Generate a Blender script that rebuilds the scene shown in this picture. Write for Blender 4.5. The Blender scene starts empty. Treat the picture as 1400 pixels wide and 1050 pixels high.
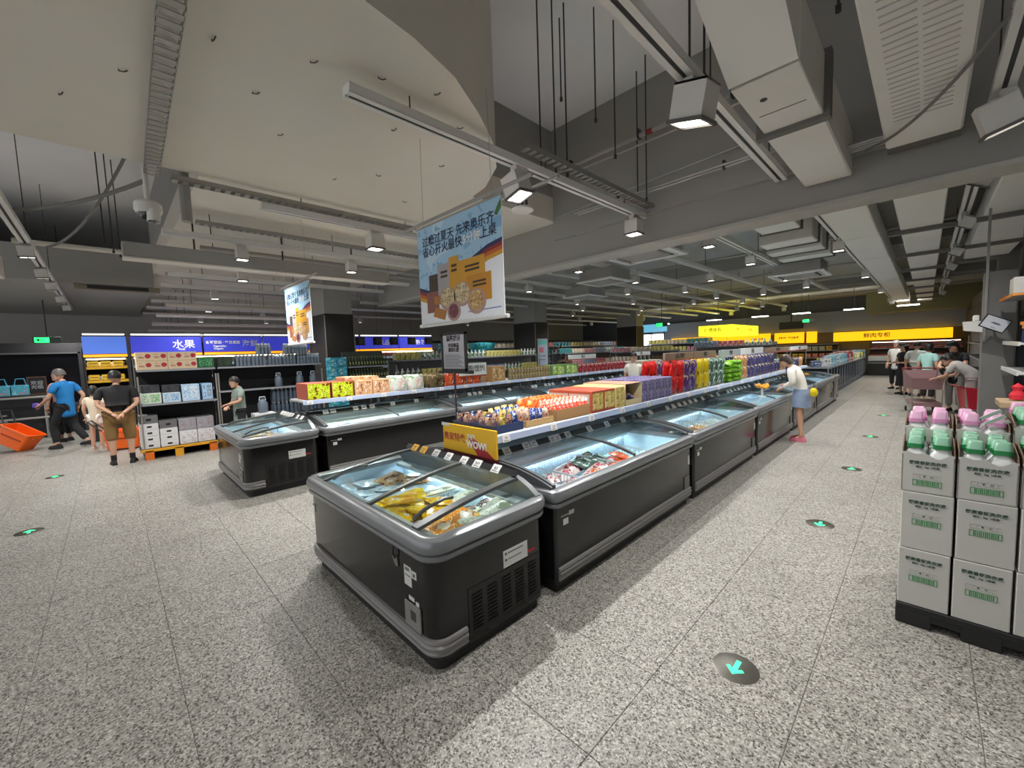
import bpy, bmesh, math, random
from mathutils import Vector, Matrix, Euler
rnd = random.Random(7)
S = bpy.context.scene
COL = S.collection
PI = math.pi

# ------------------------------------------------------------------ camera, world, exposure
cam = bpy.data.cameras.new('camera'); camo = bpy.data.objects.new('camera', cam); COL.objects.link(camo)
cam.sensor_width = 36; cam.lens = 36*557.645/1400; cam.clip_start = .05; cam.clip_end = 200
def _cam():
    f = 557.645
    y = Vector((567, -63, f)).normalized(); x = -Vector((-551, -23, f)).normalized(); z = x.cross(y)
    # rows = world axes in camera coords (x right, y down, z forward)
    R = Matrix((x, y, z))
    right = Vector((x[0], y[0], z[0])); down = Vector((x[1], y[1], z[1])); fwd = Vector((x[2], y[2], z[2]))
    return Matrix((right, -down, -fwd)).transposed().to_4x4()
camo.matrix_world = Matrix.Translation((0, 0, 1.78)) @ _cam()
S.camera = camo
w = bpy.data.worlds.new('world'); S.world = w; w.use_nodes = True
w.node_tree.nodes['Background'].inputs[0].default_value = (.9, .92, .95, 1)
w.node_tree.nodes['Background'].inputs[1].default_value = .6
S.view_settings.view_transform = 'Standard'; S.view_settings.look = 'None'
S.view_settings.gamma = 1; S.view_settings.use_curve_mapping = False
S.view_settings.exposure = 1.12
LAMP_W = 75.0      # watts of one track spotlight

# ------------------------------------------------------------------ materials
def lin(h):
    h = h.lstrip('#'); o = []
    for i in (0, 2, 4):
        c = int(h[i:i+2], 16)/255
        o.append(c/12.92 if c <= .04045 else ((c+.055)/1.055)**2.4)
    return (*o, 1)
def new_mat(name):
    m = bpy.data.materials.new(name); m.use_nodes = True
    return m, m.node_tree.nodes, m.node_tree.links, m.node_tree.nodes['Principled BSDF']
def mixn(N, L, fac, a, b):
    n = N.new('ShaderNodeMix'); n.data_type = 'RGBA'
    if hasattr(fac, 'links'): L.new(fac, n.inputs[0])
    else: n.inputs[0].default_value = fac
    for i, v in ((6, a), (7, b)):
        if hasattr(v, 'links'): L.new(v, n.inputs[i])
        else: n.inputs[i].default_value = v
    return n.outputs[2]
def ramp(N, L, src, stops, const=True):
    r = N.new('ShaderNodeValToRGB'); cr = r.color_ramp
    cr.interpolation = 'CONSTANT' if const else 'LINEAR'
    while len(cr.elements) < len(stops): cr.elements.new(1)
    for e, (p, c) in zip(cr.elements, stops): e.position = p; e.color = lin(c) if isinstance(c, str) else c
    L.new(src, r.inputs[0]); return r.outputs[0]
_mc = {}
def M(name, col, rough=.5, metal=0, noise=.07, scale=6, bump=0, emit=0, coat=0, spec=.5, trans=0):
    """plain surface whose colour and gloss vary a little with a noise texture"""
    if name in _mc: return _mc[name]
    m, N, L, b = new_mat(name); c = lin(col)
    tc = N.new('ShaderNodeTexCoord'); nz = N.new('ShaderNodeTexNoise'); nz.inputs['Scale'].default_value = scale
    nz.inputs['Detail'].default_value = 3
    L.new(tc.outputs['Object'], nz.inputs['Vector'])
    lo = tuple(v*(1-noise) for v in c[:3])+(1,); hi = tuple(min(1, v*(1+noise)) for v in c[:3])+(1,)
    L.new(mixn(N, L, nz.outputs[0], lo, hi), b.inputs['Base Color'])
    b.inputs['Roughness'].default_value = rough; b.inputs['Metallic'].default_value = metal
    b.inputs['Specular IOR Level'].default_value = spec
    if coat: b.inputs['Coat Weight'].default_value = coat; b.inputs['Coat Roughness'].default_value = .12
    if trans: b.inputs['Transmission Weight'].default_value = trans
    if bump:
        bp = N.new('ShaderNodeBump'); bp.inputs['Strength'].default_value = bump; bp.inputs['Distance'].default_value = .01
        L.new(nz.outputs[0], bp.inputs['Height']); L.new(bp.outputs[0], b.inputs['Normal'])
    if emit:
        b.inputs['Emission Color'].default_value = c; b.inputs['Emission Strength'].default_value = emit
    _mc[name] = m; return m
def P(name, base, acc, third=None, scale=3.0, rough=.35, emit=0):
    """printed packaging: patches of the pack's colours and rows of small print"""
    if name in _mc: return _mc[name]
    m, N, L, b = new_mat(name)
    tc = N.new('ShaderNodeTexCoord')
    nz = N.new('ShaderNodeTexNoise'); nz.inputs['Scale'].default_value = scale; nz.inputs['Detail'].default_value = 1
    L.new(tc.outputs['Generated'], nz.inputs['Vector'])
    c1 = ramp(N, L, nz.outputs[0], [(0, third or base), (.36, base), (.57, acc), (.68, base)])
    wv = N.new('ShaderNodeTexNoise'); wv.inputs['Scale'].default_value = 21; wv.inputs['Detail'].default_value = 0
    mp = N.new('ShaderNodeMapping'); mp.inputs['Scale'].default_value = (1, 1, .45)
    L.new(tc.outputs['Generated'], mp.inputs[0]); L.new(mp.outputs[0], wv.inputs['Vector'])
    f = ramp(N, L, wv.outputs[0], [(0, (0, 0, 0, 1)), (.67, (1, 1, 1, 1))])
    out = mixn(N, L, f, c1, lin(third or acc))
    L.new(out, b.inputs['Base Color']); b.inputs['Roughness'].default_value = rough
    if emit: L.new(out, b.inputs['Emission Color']); b.inputs['Emission Strength'].default_value = emit
    _mc[name] = m; return m
def glass_mat(name, tint='#e8f0f0', refl=.5, alpha=.0):
    """thin clear sheet: see-through with a Fresnel mirror on top"""
    if name in _mc: return _mc[name]
    m, N, L, b = new_mat(name); out = N['Material Output']
    t = N.new('ShaderNodeBsdfTransparent'); t.inputs[0].default_value = lin(tint)
    g = N.new('ShaderNodeBsdfGlossy'); g.inputs['Roughness'].default_value = .03
    fr = N.new('ShaderNodeFresnel'); fr.inputs[0].default_value = 1.45
    mu = N.new('ShaderNodeMath'); mu.operation = 'MULTIPLY'; mu.inputs[1].default_value = refl
    L.new(fr.outputs[0], mu.inputs[0])
    mx = N.new('ShaderNodeMixShader'); L.new(mu.outputs[0], mx.inputs[0]); L.new(t.outputs[0], mx.inputs[1]); L.new(g.outputs[0], mx.inputs[2])
    L.new(mx.outputs[0], out.inputs[0]); _mc[name] = m; return m
def emis(name, col, s):
    if name in _mc: return _mc[name]
    m, N, L, b = new_mat(name)
    b.inputs['Base Color'].default_value = lin(col); b.inputs['Emission Color'].default_value = lin(col); b.inputs['Emission Strength'].default_value = s
    _mc[name] = m; return m

# ------------------------------------------------------------------ mesh builder
class MB:
    def __init__(s): s.v = []; s.f = []; s.m = []; s.mats = []
    def mi(s, mat):
        if mat not in s.mats: s.mats.append(mat)
        return s.mats.index(mat)
    def add(s, vs, fs, mat, T=None):
        o = len(s.v); k = s.mi(mat)
        s.v += [tuple(T @ Vector(p)) if T else tuple(p) for p in vs]
        s.f += [tuple(i+o for i in f) for f in fs]; s.m += [k]*len(fs); return s
    def box(s, x0, y0, z0, x1, y1, z1, mat, T=None):
        v = [(x0, y0, z0), (x1, y0, z0), (x1, y1, z0), (x0, y1, z0), (x0, y0, z1), (x1, y0, z1), (x1, y1, z1), (x0, y1, z1)]
        return s.add(v, [(0, 3, 2, 1), (4, 5, 6, 7), (0, 1, 5, 4), (1, 2, 6, 5), (2, 3, 7, 6), (3, 0, 4, 7)], mat, T)
    def bbox(s, x0, y0, z0, x1, y1, z1, mat, c=.004, T=None):
        """box with chamfered edges"""
        bm = bmesh.new(); bmesh.ops.create_cube(bm, size=1)
        for v in bm.verts: v.co = Vector(((x0+x1)/2+v.co.x*(x1-x0), (y0+y1)/2+v.co.y*(y1-y0), (z0+z1)/2+v.co.z*(z1-z0)))
        bmesh.ops.bevel(bm, geom=bm.edges[:], offset=min(c, (x1-x0)*.3, (y1-y0)*.3, (z1-z0)*.3), segments=1, affect='EDGES')
        bm.verts.index_update()
        s.add([v.co[:] for v in bm.verts], [tuple(v.index for v in f.verts) for f in bm.faces], mat, T); bm.free(); return s
    def loft(s, rings, mat, cap=True, closed=True, T=None):
        n = len(rings[0]); v = [p for r in rings for p in r]; f = []
        for i in range(len(rings)-1):
            for j in range(n if closed else n-1):
                a = i*n+j; b = i*n+(j+1) % n; f.append((a, b, b+n, a+n))
        if cap: f.append(tuple(range(n))[::-1]); f.append(tuple((len(rings)-1)*n+j for j in range(n)))
        return s.add(v, f, mat, T)
    def lathe(s, prof, mat, n=14, T=None, sx=1, sy=1):
        return s.loft([[(r*sx*math.cos(2*PI*j/n), r*sy*math.sin(2*PI*j/n), z) for j in range(n)] for r, z in prof], mat, True, True, T)
    def tube(s, pts, r, mat, n=8, T=None, rz=None):
        pts = [Vector(p) for p in pts]; rings = []
        for i, p in enumerate(pts):
            d = (pts[min(i+1, len(pts)-1)]-pts[max(i-1, 0)]).normalized()
            u = d.cross(Vector((0, 0, 1)) if abs(d.z) < .95 else Vector((1, 0, 0))).normalized(); w_ = u.cross(d)
            rr = r[i] if isinstance(r, (list, tuple)) else r
            rings.append([tuple(p+u*rr*math.cos(2*PI*j/n)+w_*(rz or rr)*math.sin(2*PI*j/n)) for j in range(n)])
        return s.loft(rings, mat, True, True, T)
    def beam(s, a, b, wd, h, mat):
        """rectangular bar from a to b"""
        a = Vector(a); b = Vector(b); d = (b-a).normalized()
        u = d.cross(Vector((0, 0, 1)) if abs(d.z) < .95 else Vector((1, 0, 0))).normalized()*wd/2; v = u.cross(d).normalized()*h/2
        return s.loft([[tuple(p+u+v), tuple(p-u+v), tuple(p-u-v), tuple(p+u-v)] for p in (a, b)], mat)
    def prism(s, poly, z0, z1, mat, T=None):
        return s.loft([[(x, y, z0) for x, y in poly], [(x, y, z1) for x, y in poly]], mat, True, True, T)
    def mesh(s, name, smooth=None):
        me = bpy.data.meshes.new(name); me.from_pydata(s.v, [], s.f)
        for m in s.mats: me.materials.append(m)
        me.polygons.foreach_set('material_index', s.m)
        bm = bmesh.new(); bm.from_mesh(me); bmesh.ops.recalc_face_normals(bm, faces=bm.faces[:]); bm.to_mesh(me); bm.free()
        if smooth:
            me.polygons.foreach_set('use_smooth', [True]*len(me.polygons)); me.set_sharp_from_angle(angle=math.radians(smooth))
        me.update(); return me
def ob(name, me, parent=None, loc=(0, 0, 0), rot=(0, 0, 0)):
    if isinstance(me, MB): me = me.mesh(name, 35)
    o = bpy.data.objects.new(name, me); COL.objects.link(o)
    o.location = loc; o.rotation_euler = rot
    if parent: o.parent = parent
    return o
def tag(o, label, cat, group=None):
    o['label'] = label; o['category'] = cat
    if group: o['group'] = group
    return o
def thing(name, label, cat, loc=(0, 0, 0), rz=0, group=None):
    o = bpy.data.objects.new(name, None); COL.objects.link(o); o.empty_display_size = .1
    o.location = loc; o.rotation_euler = (0, 0, rz); return tag(o, label, cat, group)
def struct(name, mb, parent=None):
    o = ob(name, mb, parent); o['kind'] = 'structure'; return o
def dup(o, loc=None, rot=None, label=None, group=None, parent=None):
    c = o.copy(); COL.objects.link(c)
    if loc is not None: c.location = loc
    if rot is not None: c.rotation_euler = rot
    if parent is not None: c.parent = parent
    if label: c['label'] = label
    if group: c['group'] = group
    for ch in kids.get(o.name, []): dup_child(ch, c)
    return c
def dup_child(ch, parent):
    d = ch.copy(); COL.objects.link(d); d.parent = parent
    for g in kids.get(ch.name, []): dup_child(g, d)
class _Kids(dict):
    def get(s, name, default=None): return list(bpy.data.objects[name].children)
kids = _Kids()
_tc = {}
DG = None
def text_mesh(body, size, mat, bold=0, align='CENTER'):
    key = (body, size, mat.name, bold, align)
    if key in _tc: return _tc[key]
    cu = bpy.data.curves.new('lettering', 'FONT'); cu.body = body; cu.size = size; cu.align_x = align; cu.align_y = 'CENTER'
    cu.offset = bold; cu.extrude = .0008; cu.resolution_u = 2
    o = bpy.data.objects.new('lettering', cu); COL.objects.link(o)
    bpy.context.view_layer.update()
    me = bpy.data.meshes.new_from_object(o.evaluated_get(bpy.context.evaluated_depsgraph_get()))
    me.name = 'lettering'; me.materials.clear(); me.materials.append(mat)
    bpy.data.objects.remove(o); bpy.data.curves.remove(cu); _tc[key] = me; return me
FRONT = {'-y': (PI/2, 0, 0), '+x': (PI/2, 0, PI/2), '-x': (PI/2, 0, -PI/2), '+y': (PI/2, 0, PI)}
def text(body, size, mat, loc, face, parent, bold=0, align='CENTER', name='lettering'):
    rot = FRONT[face] if isinstance(face, str) else face
    return ob(name, text_mesh(body, size, mat, bold, align), parent, loc, rot)
def curve_pts(a, b, sag, n=10):
    a = Vector(a); b = Vector(b)
    return [tuple(a.lerp(b, i/n)-Vector((0, 0, sag*4*(i/n)*(1-i/n)))) for i in range(n+1)]
# ------------------------------------------------------------------ shared materials
def terrazzo():
    m, N, L, b = new_mat('terrazzo')
    g = N.new('ShaderNodeNewGeometry'); out = None
    v = N.new('ShaderNodeTexVoronoi'); v.inputs['Scale'].default_value = 125
    L.new(g.outputs['Position'], v.inputs['Vector'])
    sep = N.new('ShaderNodeSeparateColor'); L.new(v.outputs['Color'], sep.inputs[0])
    c = ramp(N, L, sep.outputs[0], [(0, '#4f4d48'), (.14, '#7b7872'), (.33, '#99968f'), (.6, '#a6a39b'), (.86, '#c2bfb7')])
    nz = N.new('ShaderNodeTexNoise'); nz.inputs['Scale'].default_value = 1.3; nz.inputs['Detail'].default_value = 4
    L.new(g.outputs['Position'], nz.inputs['Vector'])
    d = ramp(N, L, nz.outputs[0], [(.3, (.86, .86, .85, 1)), (.7, (1, 1, 1, 1))], False)
    mu = N.new('ShaderNodeMix'); mu.data_type = 'RGBA'; mu.blend_type = 'MULTIPLY'; mu.inputs[0].default_value = 1
    L.new(c, mu.inputs[6]); L.new(d, mu.inputs[7]); L.new(mu.outputs[2], b.inputs['Base Color'])
    b.inputs['Roughness'].default_value = .42; b.inputs['Specular IOR Level'].default_value = .35
    return m
MT = terrazzo()
grout = M('grout', '#77746d', .8)
conc = M('painted_concrete', '#d6d1c6', .9, noise=.06, scale=1.2, bump=.25)
conc_d = M('grey_painted_concrete', '#9b9a95', .9, noise=.07, scale=1.0, bump=.2)
slabm = M('slab_paint', '#e2e2e3', .9, noise=.1, scale=.9, bump=.2)
darkc = M('dark_ceiling_paint', '#a3a29d', .9, noise=.08, scale=1)
black = M('black_panel', '#17171a', .5, noise=.12)
colm = M('column_cladding', '#262523', .55, noise=.08, scale=3)
wallg = M('grey_wall', '#63656b', .8, noise=.05, scale=2)
duct = M('duct_paint', '#dcdad3', .6, noise=.05, scale=2)
duct_d = M('duct_flange', '#66645f', .6)
white = M('white_paint', '#d8d8d4', .45, noise=.03)
rail_w = M('track_white', '#e0dfda', .35, noise=.03)
groove = M('track_groove', '#2c2e2e', .6)
steel = M('galvanised_steel', '#a5a4a0', .4, .6, noise=.1, scale=10)
greyp = M('pipe_paint', '#9d9b96', .6)
cablem = M('cable_grey', '#6f6d69', .7)
darkm = M('dark_metal', '#2a2b2d', .45)

# ------------------------------------------------------------------ shell
X0, X1, Y0, Y1 = -20.5, 5.0, -7.0, 28.8
fl = struct('floor', MB().box(X0, Y0, -.2, X1, Y1, -.004, grout))
T = .61; TX, TY = -.385, .15
def tile_mesh(name, cells):
    mb = MB()
    for x, y in cells:
        a = T/2-.0016; c = a-.002
        mb.loft([[(x-a, y-a, -.006), (x+a, y-a, -.006), (x+a, y+a, -.006), (x-a, y+a, -.006)],
                 [(x-a, y-a, -.0012), (x+a, y-a, -.0012), (x+a, y+a, -.0012), (x-a, y+a, -.0012)],
                 [(x-c, y-c, 0), (x+c, y-c, 0), (x+c, y+c, 0), (x-c, y+c, 0)]], MT)
    return mb.mesh(name)
Minv = camo.matrix_world.inverted()
def px(p):
    q = Minv @ Vector(p)
    return (700+557.645*q.x/-q.z, 525-557.645*q.y/-q.z, -q.z) if q.z < -.1 else None
def in_island(x, y):
    return y > 1.3 and (-3.6 < x < -2.0 or -8.0 < x < -6.3)
cells = []
for i in range(-34, 10):
    for j in range(-13, 49):
        x = TX+T*(i+.5); y = TY+T*(j+.5)
        if X0-.3 < x < X1+.3 and Y0-.3 < y < Y1+.3:
            p = px((x, y, 0)); ok = p and -60 < p[0] < 1460 and p[1] < 1110 and not in_island(x, y)
            if ok and x > .25 and y > 3.6: ok = False
            cells.append((-(1/p[2]**3) if ok else 0, x, y))
cells.sort()
tm = tile_mesh('tile', [(0, 0)])
for k, x, y in cells[:298]: ob('tile', tm, fl, (x, y, 0))
o = ob('tile_field', tile_mesh('tile_field', [(x, y) for k, x, y in cells[298:]]), fl); o['kind'] = 'stuff'

struct('wall_left', MB().box(X0-.2, Y0, 0, X0, Y1, 5.35, M('pale_wall', '#b5b3ae', .8)))
struct('wall_right', MB().box(X1, Y0, 0, X1+.2, Y1, 5.35, wallg))
struct('wall_back', MB().box(X0-.2, Y1, 0, X1+.2, Y1+.2, 5.35, wallg))
# unseen front wall, left open so even world light brightens the ceiling
struct('wall_front', MB().box(X0-.2, Y0-.2, 4.0, X1+.2, Y0, 5.35, wallg).box(X0-.2, Y0-.2, 0, X0+1, Y0, 4.0, wallg).box(X1-1, Y0-.2, 0, X1+.2, Y0, 4.0, wallg))
ce = struct('ceiling', MB().box(X0-.2, Y0-.2, 5.35, X1+.2, 5.75, 5.6, slabm))
struct('ceiling_slab_far', MB().box(X0-.2, 5.75, 4.15, X1+.2, Y1+.2, 4.4, darkc))
struct('ceiling_slab_left', MB().box(X0, .9, 3.92, -5.42, 5.5, 4.3, conc).box(-5.42, 3.45, 3.92, -4.4, 5.5, 4.3, conc))
struct('trim_coffer_wall', MB().box(-4.6, 3.45, 4.3, -4.4, 5.5, 5.35, conc_d).box(-12.7, .9, 4.3, -5.42, 1.1, 5.35, conc_d))
# wide dropped soffit with a curved end, overhead left of the picture's centre
def soffit():
    edge = [(-4.3, 3.45), (-3.72, 3.33), (-3.25, 3.08), (-2.9, 2.72), (-2.62, 2.3), (-2.4, 1.9), (-2.28, 1.5), (-2.2, 1.0), (-2.16, .4), (-2.15, -3.5)]
    poly = [(-5.38, -3.5), (-5.38, 3.45)]+edge
    return MB().prism(poly[::-1], 3.74, 5.35, conc)
so = struct('ceiling_soffit', soffit())
hk = MB().tube([(0, 0, .01), (0, 0, -.012), (.03, .006, -.016), (.05, .012, -.004)], .004, M('hook_rust', '#4a443c', .8), 5).mesh('plaster_hook')
for x, y, a in ((-3.1, .6, 0), (-2.9, 1.1, .5), (-2.75, 1.5, 1), (-2.65, 1.9, .2), (-2.9, 2.3, .7), (-3.3, 1.9, .1), (-3.6, 2.6, .3), (-4.2, 2.2, 1.2), (-4.0, 1.2, .4), (-4.6, 1.9, 0), (-4.7, 2.8, .9), (-3.0, 1.75, .3), (-3.5, .9, .6), (-4.4, -.1, .2), (-3.8, .2, .8)): ob('plaster_hook', hk, so, (x, y, 3.74), (0, 0, a))
bm_ = MB().box(-10.8, 5.5, 3.24, X1, 5.8, 5.35, conc_d).box(-4.4, 5.42, 3.62, X1, 5.5, 5.35, conc_d).box(-10.8, 5.47, 3.2, X1, 5.83, 3.24, M('beam_edge', '#aeaca5', .9))
struct('ceiling_beam', bm_)
for y in (12.2, 20.2): struct('ceiling_beam', MB().box(X0, y, 3.8, X1, y+.45, 4.15, conc_d))
struct('wall_left_partition', MB().box(-17.2, Y0, 0, -17, Y1, 2.5, M('back_wall_dark', '#3a393a', .7)))
struct('ceiling_slab_entry', MB().box(X0, Y0, 3.6, -12.7, .9, 4.3, conc_d))
struct('ceiling_beam', MB().box(-2.2, 27.4, 3.1, X1, 28.7, 4.15, M('olive_beam', '#8d8866', .8)))
for y in (4.0, 12.0, 20.0):
    c_ = struct('column', MB().bbox(-12, y, 0, -10.8, y+.75, 2.95, colm, .01).box(-11.98, y+.02, 2.95, -10.82, y+.73, 3.92 if y < 5 else 4.15, conc_d))
    e = MB()
    for x_, y_ in ((-10.8, y), (-12, y), (-10.8, y+.75)): e.box(x_-.012, y_-.012, 0, x_+.012, y_+.012, 2.9, M('column_edge_trim', '#8d8a83', .4, .5))
    ob('edge_trim', e, c_)

rodm = M('hanger_rod_steel', '#34322f', .6)
# ------------------------------------------------------------------ ducts, trays, tracks, pipes overhead
def duct_run(label, x0, x1, y0, y1, z0, z1, joints, group=None, flanges=False):
    t = thing('air_duct', label, 'duct', ((x0+x1)/2, y0, z0), 0, group)
    h = (x1-x0)/2
    ys = [y0]+list(joints)+[y1]
    for a, b in zip(ys, ys[1:]):
        ob('duct_panel', MB().bbox(-h, a-y0+.012, 0, h, b-y0-.012, z1-z0, duct, .012), t)
    if not flanges: return t
    f = MB().box(-h-.035, 0, -.035, h+.035, .03, .0, duct_d).box(-h-.02, 0, 0, h+.02, .03, z1-z0, duct_d).mesh('flange')
    for j in joints: ob('flange', f, t, (0, j-y0-.015, 0))
    return t
# two ducts running away at the right, this side of the beam
t = thing('air_duct', 'wide grey duct with a raised dark near section beside the hanging light track', 'duct', (-.77, 0, 3.42))
ob('duct_panel', MB().bbox(-.19, 3.86, 0, .2, 5.41, .42, duct, .012), t)
ob('duct_panel', MB().bbox(-.175, 3.02, .0, .2, 3.82, .42, duct, .006), t)
ob('duct_panel', MB().loft([[(-.19, .2, 1.3), (.2, .2, 1.3), (.2, .2, 1.75), (-.19, .2, 1.75)], [(-.175, 2.98, .0), (.2, 2.98, .0), (.2, 3.02, .42), (-.175, 3.02, .42)]], duct), t)
ob('flange', MB().box(-.23, 3.8, -.03, .24, 3.88, .44, duct_d), t)
ob('plug_hole', MB().lathe([(.022, -.004), (.022, .01)], groove, 12), t, (-.05, 3.28, 0))
ob('seam', MB().box(-.13, 3.5, -.003, .15, 3.506, .01, duct_d), t)
t = thing('air_duct', 'flat perforated pale duct ending in a square mouth left of the right-hand light track', 'duct', (-.075, 0, 3.5))
ob('duct_panel', MB().bbox(-.235, .4, 0, .235, 5.2, .35, duct, .015), t)
ob('duct_collar', MB().box(-.235, 5.2, .02, .235, 5.41, .3, duct_d), t)
sl = MB()
for k in range(46):
    for q in range(2): sl.box(-.16+q*.17, 1.2+k*.075, -.004, -.01+q*.17, 1.212+k*.075, .0, M('duct_ridge', '#b0ada5', .7))
ob('ridges', sl, t)['kind'] = 'stuff'
# flat duct strips beyond the beam
jj = [6.3+2.45*k for k in range(0, 9)]
duct_run('flat panelled duct strip beyond the beam, left of three side by side', -1.02, -.57, 5.85, 27, 3.42, 3.75, jj, None)
t2 = duct_run('flat panelled duct strip with cross bars beyond the beam, middle of three', -.33, .12, 5.85, 27, 3.42, 3.75, jj)
cb = MB().box(-.37, -.045, -.06, .37, .045, -.002, duct_d).mesh('cross_bar')
for j in jj[::1]: ob('cross_bar', cb, t2, (0, j-5.85, 0))
t3 = duct_run('flat panelled duct strip with cross bars beyond the beam, right of three', .5, 1.12, 5.85, 13.1, 3.42, 3.75, jj[:3])
for j in jj[:3]: ob('cross_bar', cb, t3, (0, j-5.85, 0))
t = thing('air_duct', 'pale panelled duct running beside the left light track', 'duct', (-16.5, -1.6, 3.42))
for k in range(3, 7):
    ob('duct_panel', MB().bbox(k*1.6+.03, -.55, 0, k*1.6+1.55, .4, .4, duct, .012), t)
# boxy ducts beyond the beam, above the freezers
for i, (x, y, z, w_, d) in enumerate(((-1.75, 7.1, 3.62, .55, 1.0), (-1.8, 8.6, 3.55, .8, .5), (-1.85, 9.5, 3.55, .9, .45), (-1.85, 10.4, 3.55, .9, .45))):
    ob_ = ob('duct_box', MB().bbox(-w_/2, 0, 0, w_/2, d, .35, duct, .015).box(-w_/2-.03, d-.04, -.02, w_/2+.03, d, .37, duct_d))
    ob_.location = (x, y, z)
    for hx in (-w_/2+.06, w_/2-.06): ob('hanger', MB().box(-.008, d/2-.008, .35, .008, d/2+.008, 4.16-z, rodm), ob_, (hx, 0, 0))
    tag(ob_, ['grey boxy duct branch just beyond the beam', 'short duct section hung behind the boxy branch', 'third short duct section in the row beyond the beam', 'farthest short duct section in the row beyond the beam'][i], 'duct')
# long grey rectangular conduit, left
d_ = ob('metal_trunking', MB().bbox(-.12, 0, 0, .12, 3.9, .2, greyp, .01).box(-.13, 0, -.02, .13, 3.9, 0, conc)); d_.location = (-7.75, .25, 3.27)
for hy in (.8, 2.0, 3.2): ob('hanger', MB().box(-.01, hy-.01, .2, .01, hy+.01, 3.93-3.27, rodm), d_)
tag(d_, 'long grey rectangular trunking below the pale left ceiling', 'trunking')

def track(label, x, y0, y1, z, group=None, along='y', holes=False):
    """suspended lighting track: channel body with two white lips and a dark groove"""
    t = thing('light_track', label, 'light track', (x, y0, z) if along == 'y' else (y0, x, z), 0 if along == 'y' else -PI/2, group)
    l = y1-y0
    ob('channel', MB().bbox(-.055, 0, .015, .055, l, .075, rail_w, .006), t)
    ob('groove', MB().box(-.014, .03, .006, .014, l-.03, .0155, groove), t)
    for s in (-1, 1): ob('lip', MB().box(min(s*.055, s*.014), 0, .0, max(s*.055, s*.014), l, .0155, white), t)
    top = 4.16 if y0 > 5.5 else (3.93 if x < -5.45 and along == 'y' and y0 > .5 else 5.36)
    if along == 'y' and -5.4 < x < -2.2 and y0 < 3: top = 3.75
    for q in (.12, .5, .88) if l < 8 else (.05, .3, .55, .8): ob('hanger', MB().tube([(0, l*q, .075), (0, l*q, top-z)], .006, rodm, 6), t)
    if along == 'x': t.rotation_euler = (0, 0, -PI/2)
    return t
track('white suspended light track over the near freezer, in front of the hanging banner', -2.8, 1.28, 5.4, 3.55)
track('white suspended light track over the aisle right of the freezers', -1.17, 1.2, 5.4, 3.55)
track('white light track at the far right beside the perforated duct', .33, 2.2, 5.4, 3.5)
track('white light track between duct strips beyond the beam at the right', .33, 5.9, 24, 3.55)
track('white light track left of the panelled ducts beyond the beam', -1.12, 6.0, 25, 3.55)
track('white light track over the right freezer row beyond the beam', -2.47, 6.0, 18, 3.55)
for i, (x, y0, y1) in enumerate(((-3.7, 7.2, 17), (-4.93, 6, 24), (-6.1, 6, 24), (-7.3, 6, 24), (-8.4, 7, 25), (-9.6, 6, 25), (-11.2, 6, 25), (-13, 6, 25), (-15, 6, 25), (-17.5, 6, 25))):
    track('one of the parallel light tracks over the middle of the store beyond the beam', x, y0, y1, 3.55, 'far light tracks')
track('short light track below the perforated tray, upper left', -5.5, 1.4, 5.2, 3.55)
track('long light track beside the grey trunking, left', -7.3, .65, 5.2, 3.55)
for x in (-9.0, -10.3, -11.8, -13.2, -14.8, -16.5, -18.5): track('one of the parallel light tracks under the pale left ceiling', x, .95, 5.4, 3.5, 'left ceiling tracks')
t = track('light track running across the left of the picture toward the exit sign', -.68, 0, 12.6, 3.51, None, 'x')
t.rotation_euler = (0, 0, PI/2); t.location = (-5.2, -.68, 3.51)

def tray(label, a, b, wd=.12):
    """perforated steel cable tray"""
    a = Vector(a); b = Vector(b); l = (b-a).length; d = (b-a).normalized()
    t = thing('cable_tray', label, 'cable tray', a, math.atan2(d.y, d.x))
    mb = MB().box(0, -wd/2, .0, l, -wd/2+.004, .05, steel).box(0, wd/2-.004, 0, l, wd/2, .05, steel)
    ob('side_rails', mb, t)
    n = int(l/.09); rg = MB()
    for k in range(n): rg.box(k*l/n, -wd/2, 0, k*l/n+.05, wd/2, .004, steel)
    ob('rungs', rg, t)['kind'] = 'stuff'
    return t
tray('perforated steel tray crossing under the big soffit, upper left', (-5.45, .45, 3.66), (-2.3, .62-.25, 3.66))
tray('perforated steel tray along the edge of the soffit above the upper-left light track', (-5.42, .6, 3.64), (-5.42, 3.4, 3.64))
tray('perforated steel tray beside the light track above the banner', (-2.68, 2.9, 3.66), (-2.68, 5.4, 3.66), .1)
tray('perforated tray beside the grey trunking, left', (-7.1, 1.0, 3.7), (-7.1, 5.3, 3.7), .1)

def pipe(label, a, b, r, m=greyp, name='ceiling_pipe', clamps=0, group=None):
    a = Vector(a); b = Vector(b); t = thing(name, label, 'pipe', a, 0, group)
    ob('tube', MB().tube([(0, 0, 0), tuple(b-a)], r, m, 10), t)
    for k in range(clamps):
        p = (b-a)*((k+.5)/clamps); ob('clamp', MB().box(-.012, -r-.008, -r-.008, .012, r+.008, r+.05, darkm), t, p)
    return t
pipe('thick grey pipe with a red band crossing the open bay under the slab', (-4.4, 5.2, 4.55), (-1.0, 5.05, 4.5), .03, greyp, clamps=3)
t = pipe('thin pale conduit just below the red-banded pipe', (-4.4, 5.0, 4.35), (-1.1, 4.9, 4.3), .014, steel, clamps=2)
b_ = ob('red_band', MB().tube([(-.04, 0, 0), (.04, 0, 0)], .034, M('red_band', '#8d1f2a', .5), 10)); b_.location = (-2.55, 5.12, 4.524)
tag(b_, 'red band clipped round the thick pipe under the slab', 'pipe band')
pipe('pair of pale conduits crossing above the banner track', (-3.7, 5.15, 3.8), (-1.0, 5.15, 3.8), .018, steel, clamps=2)
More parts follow.
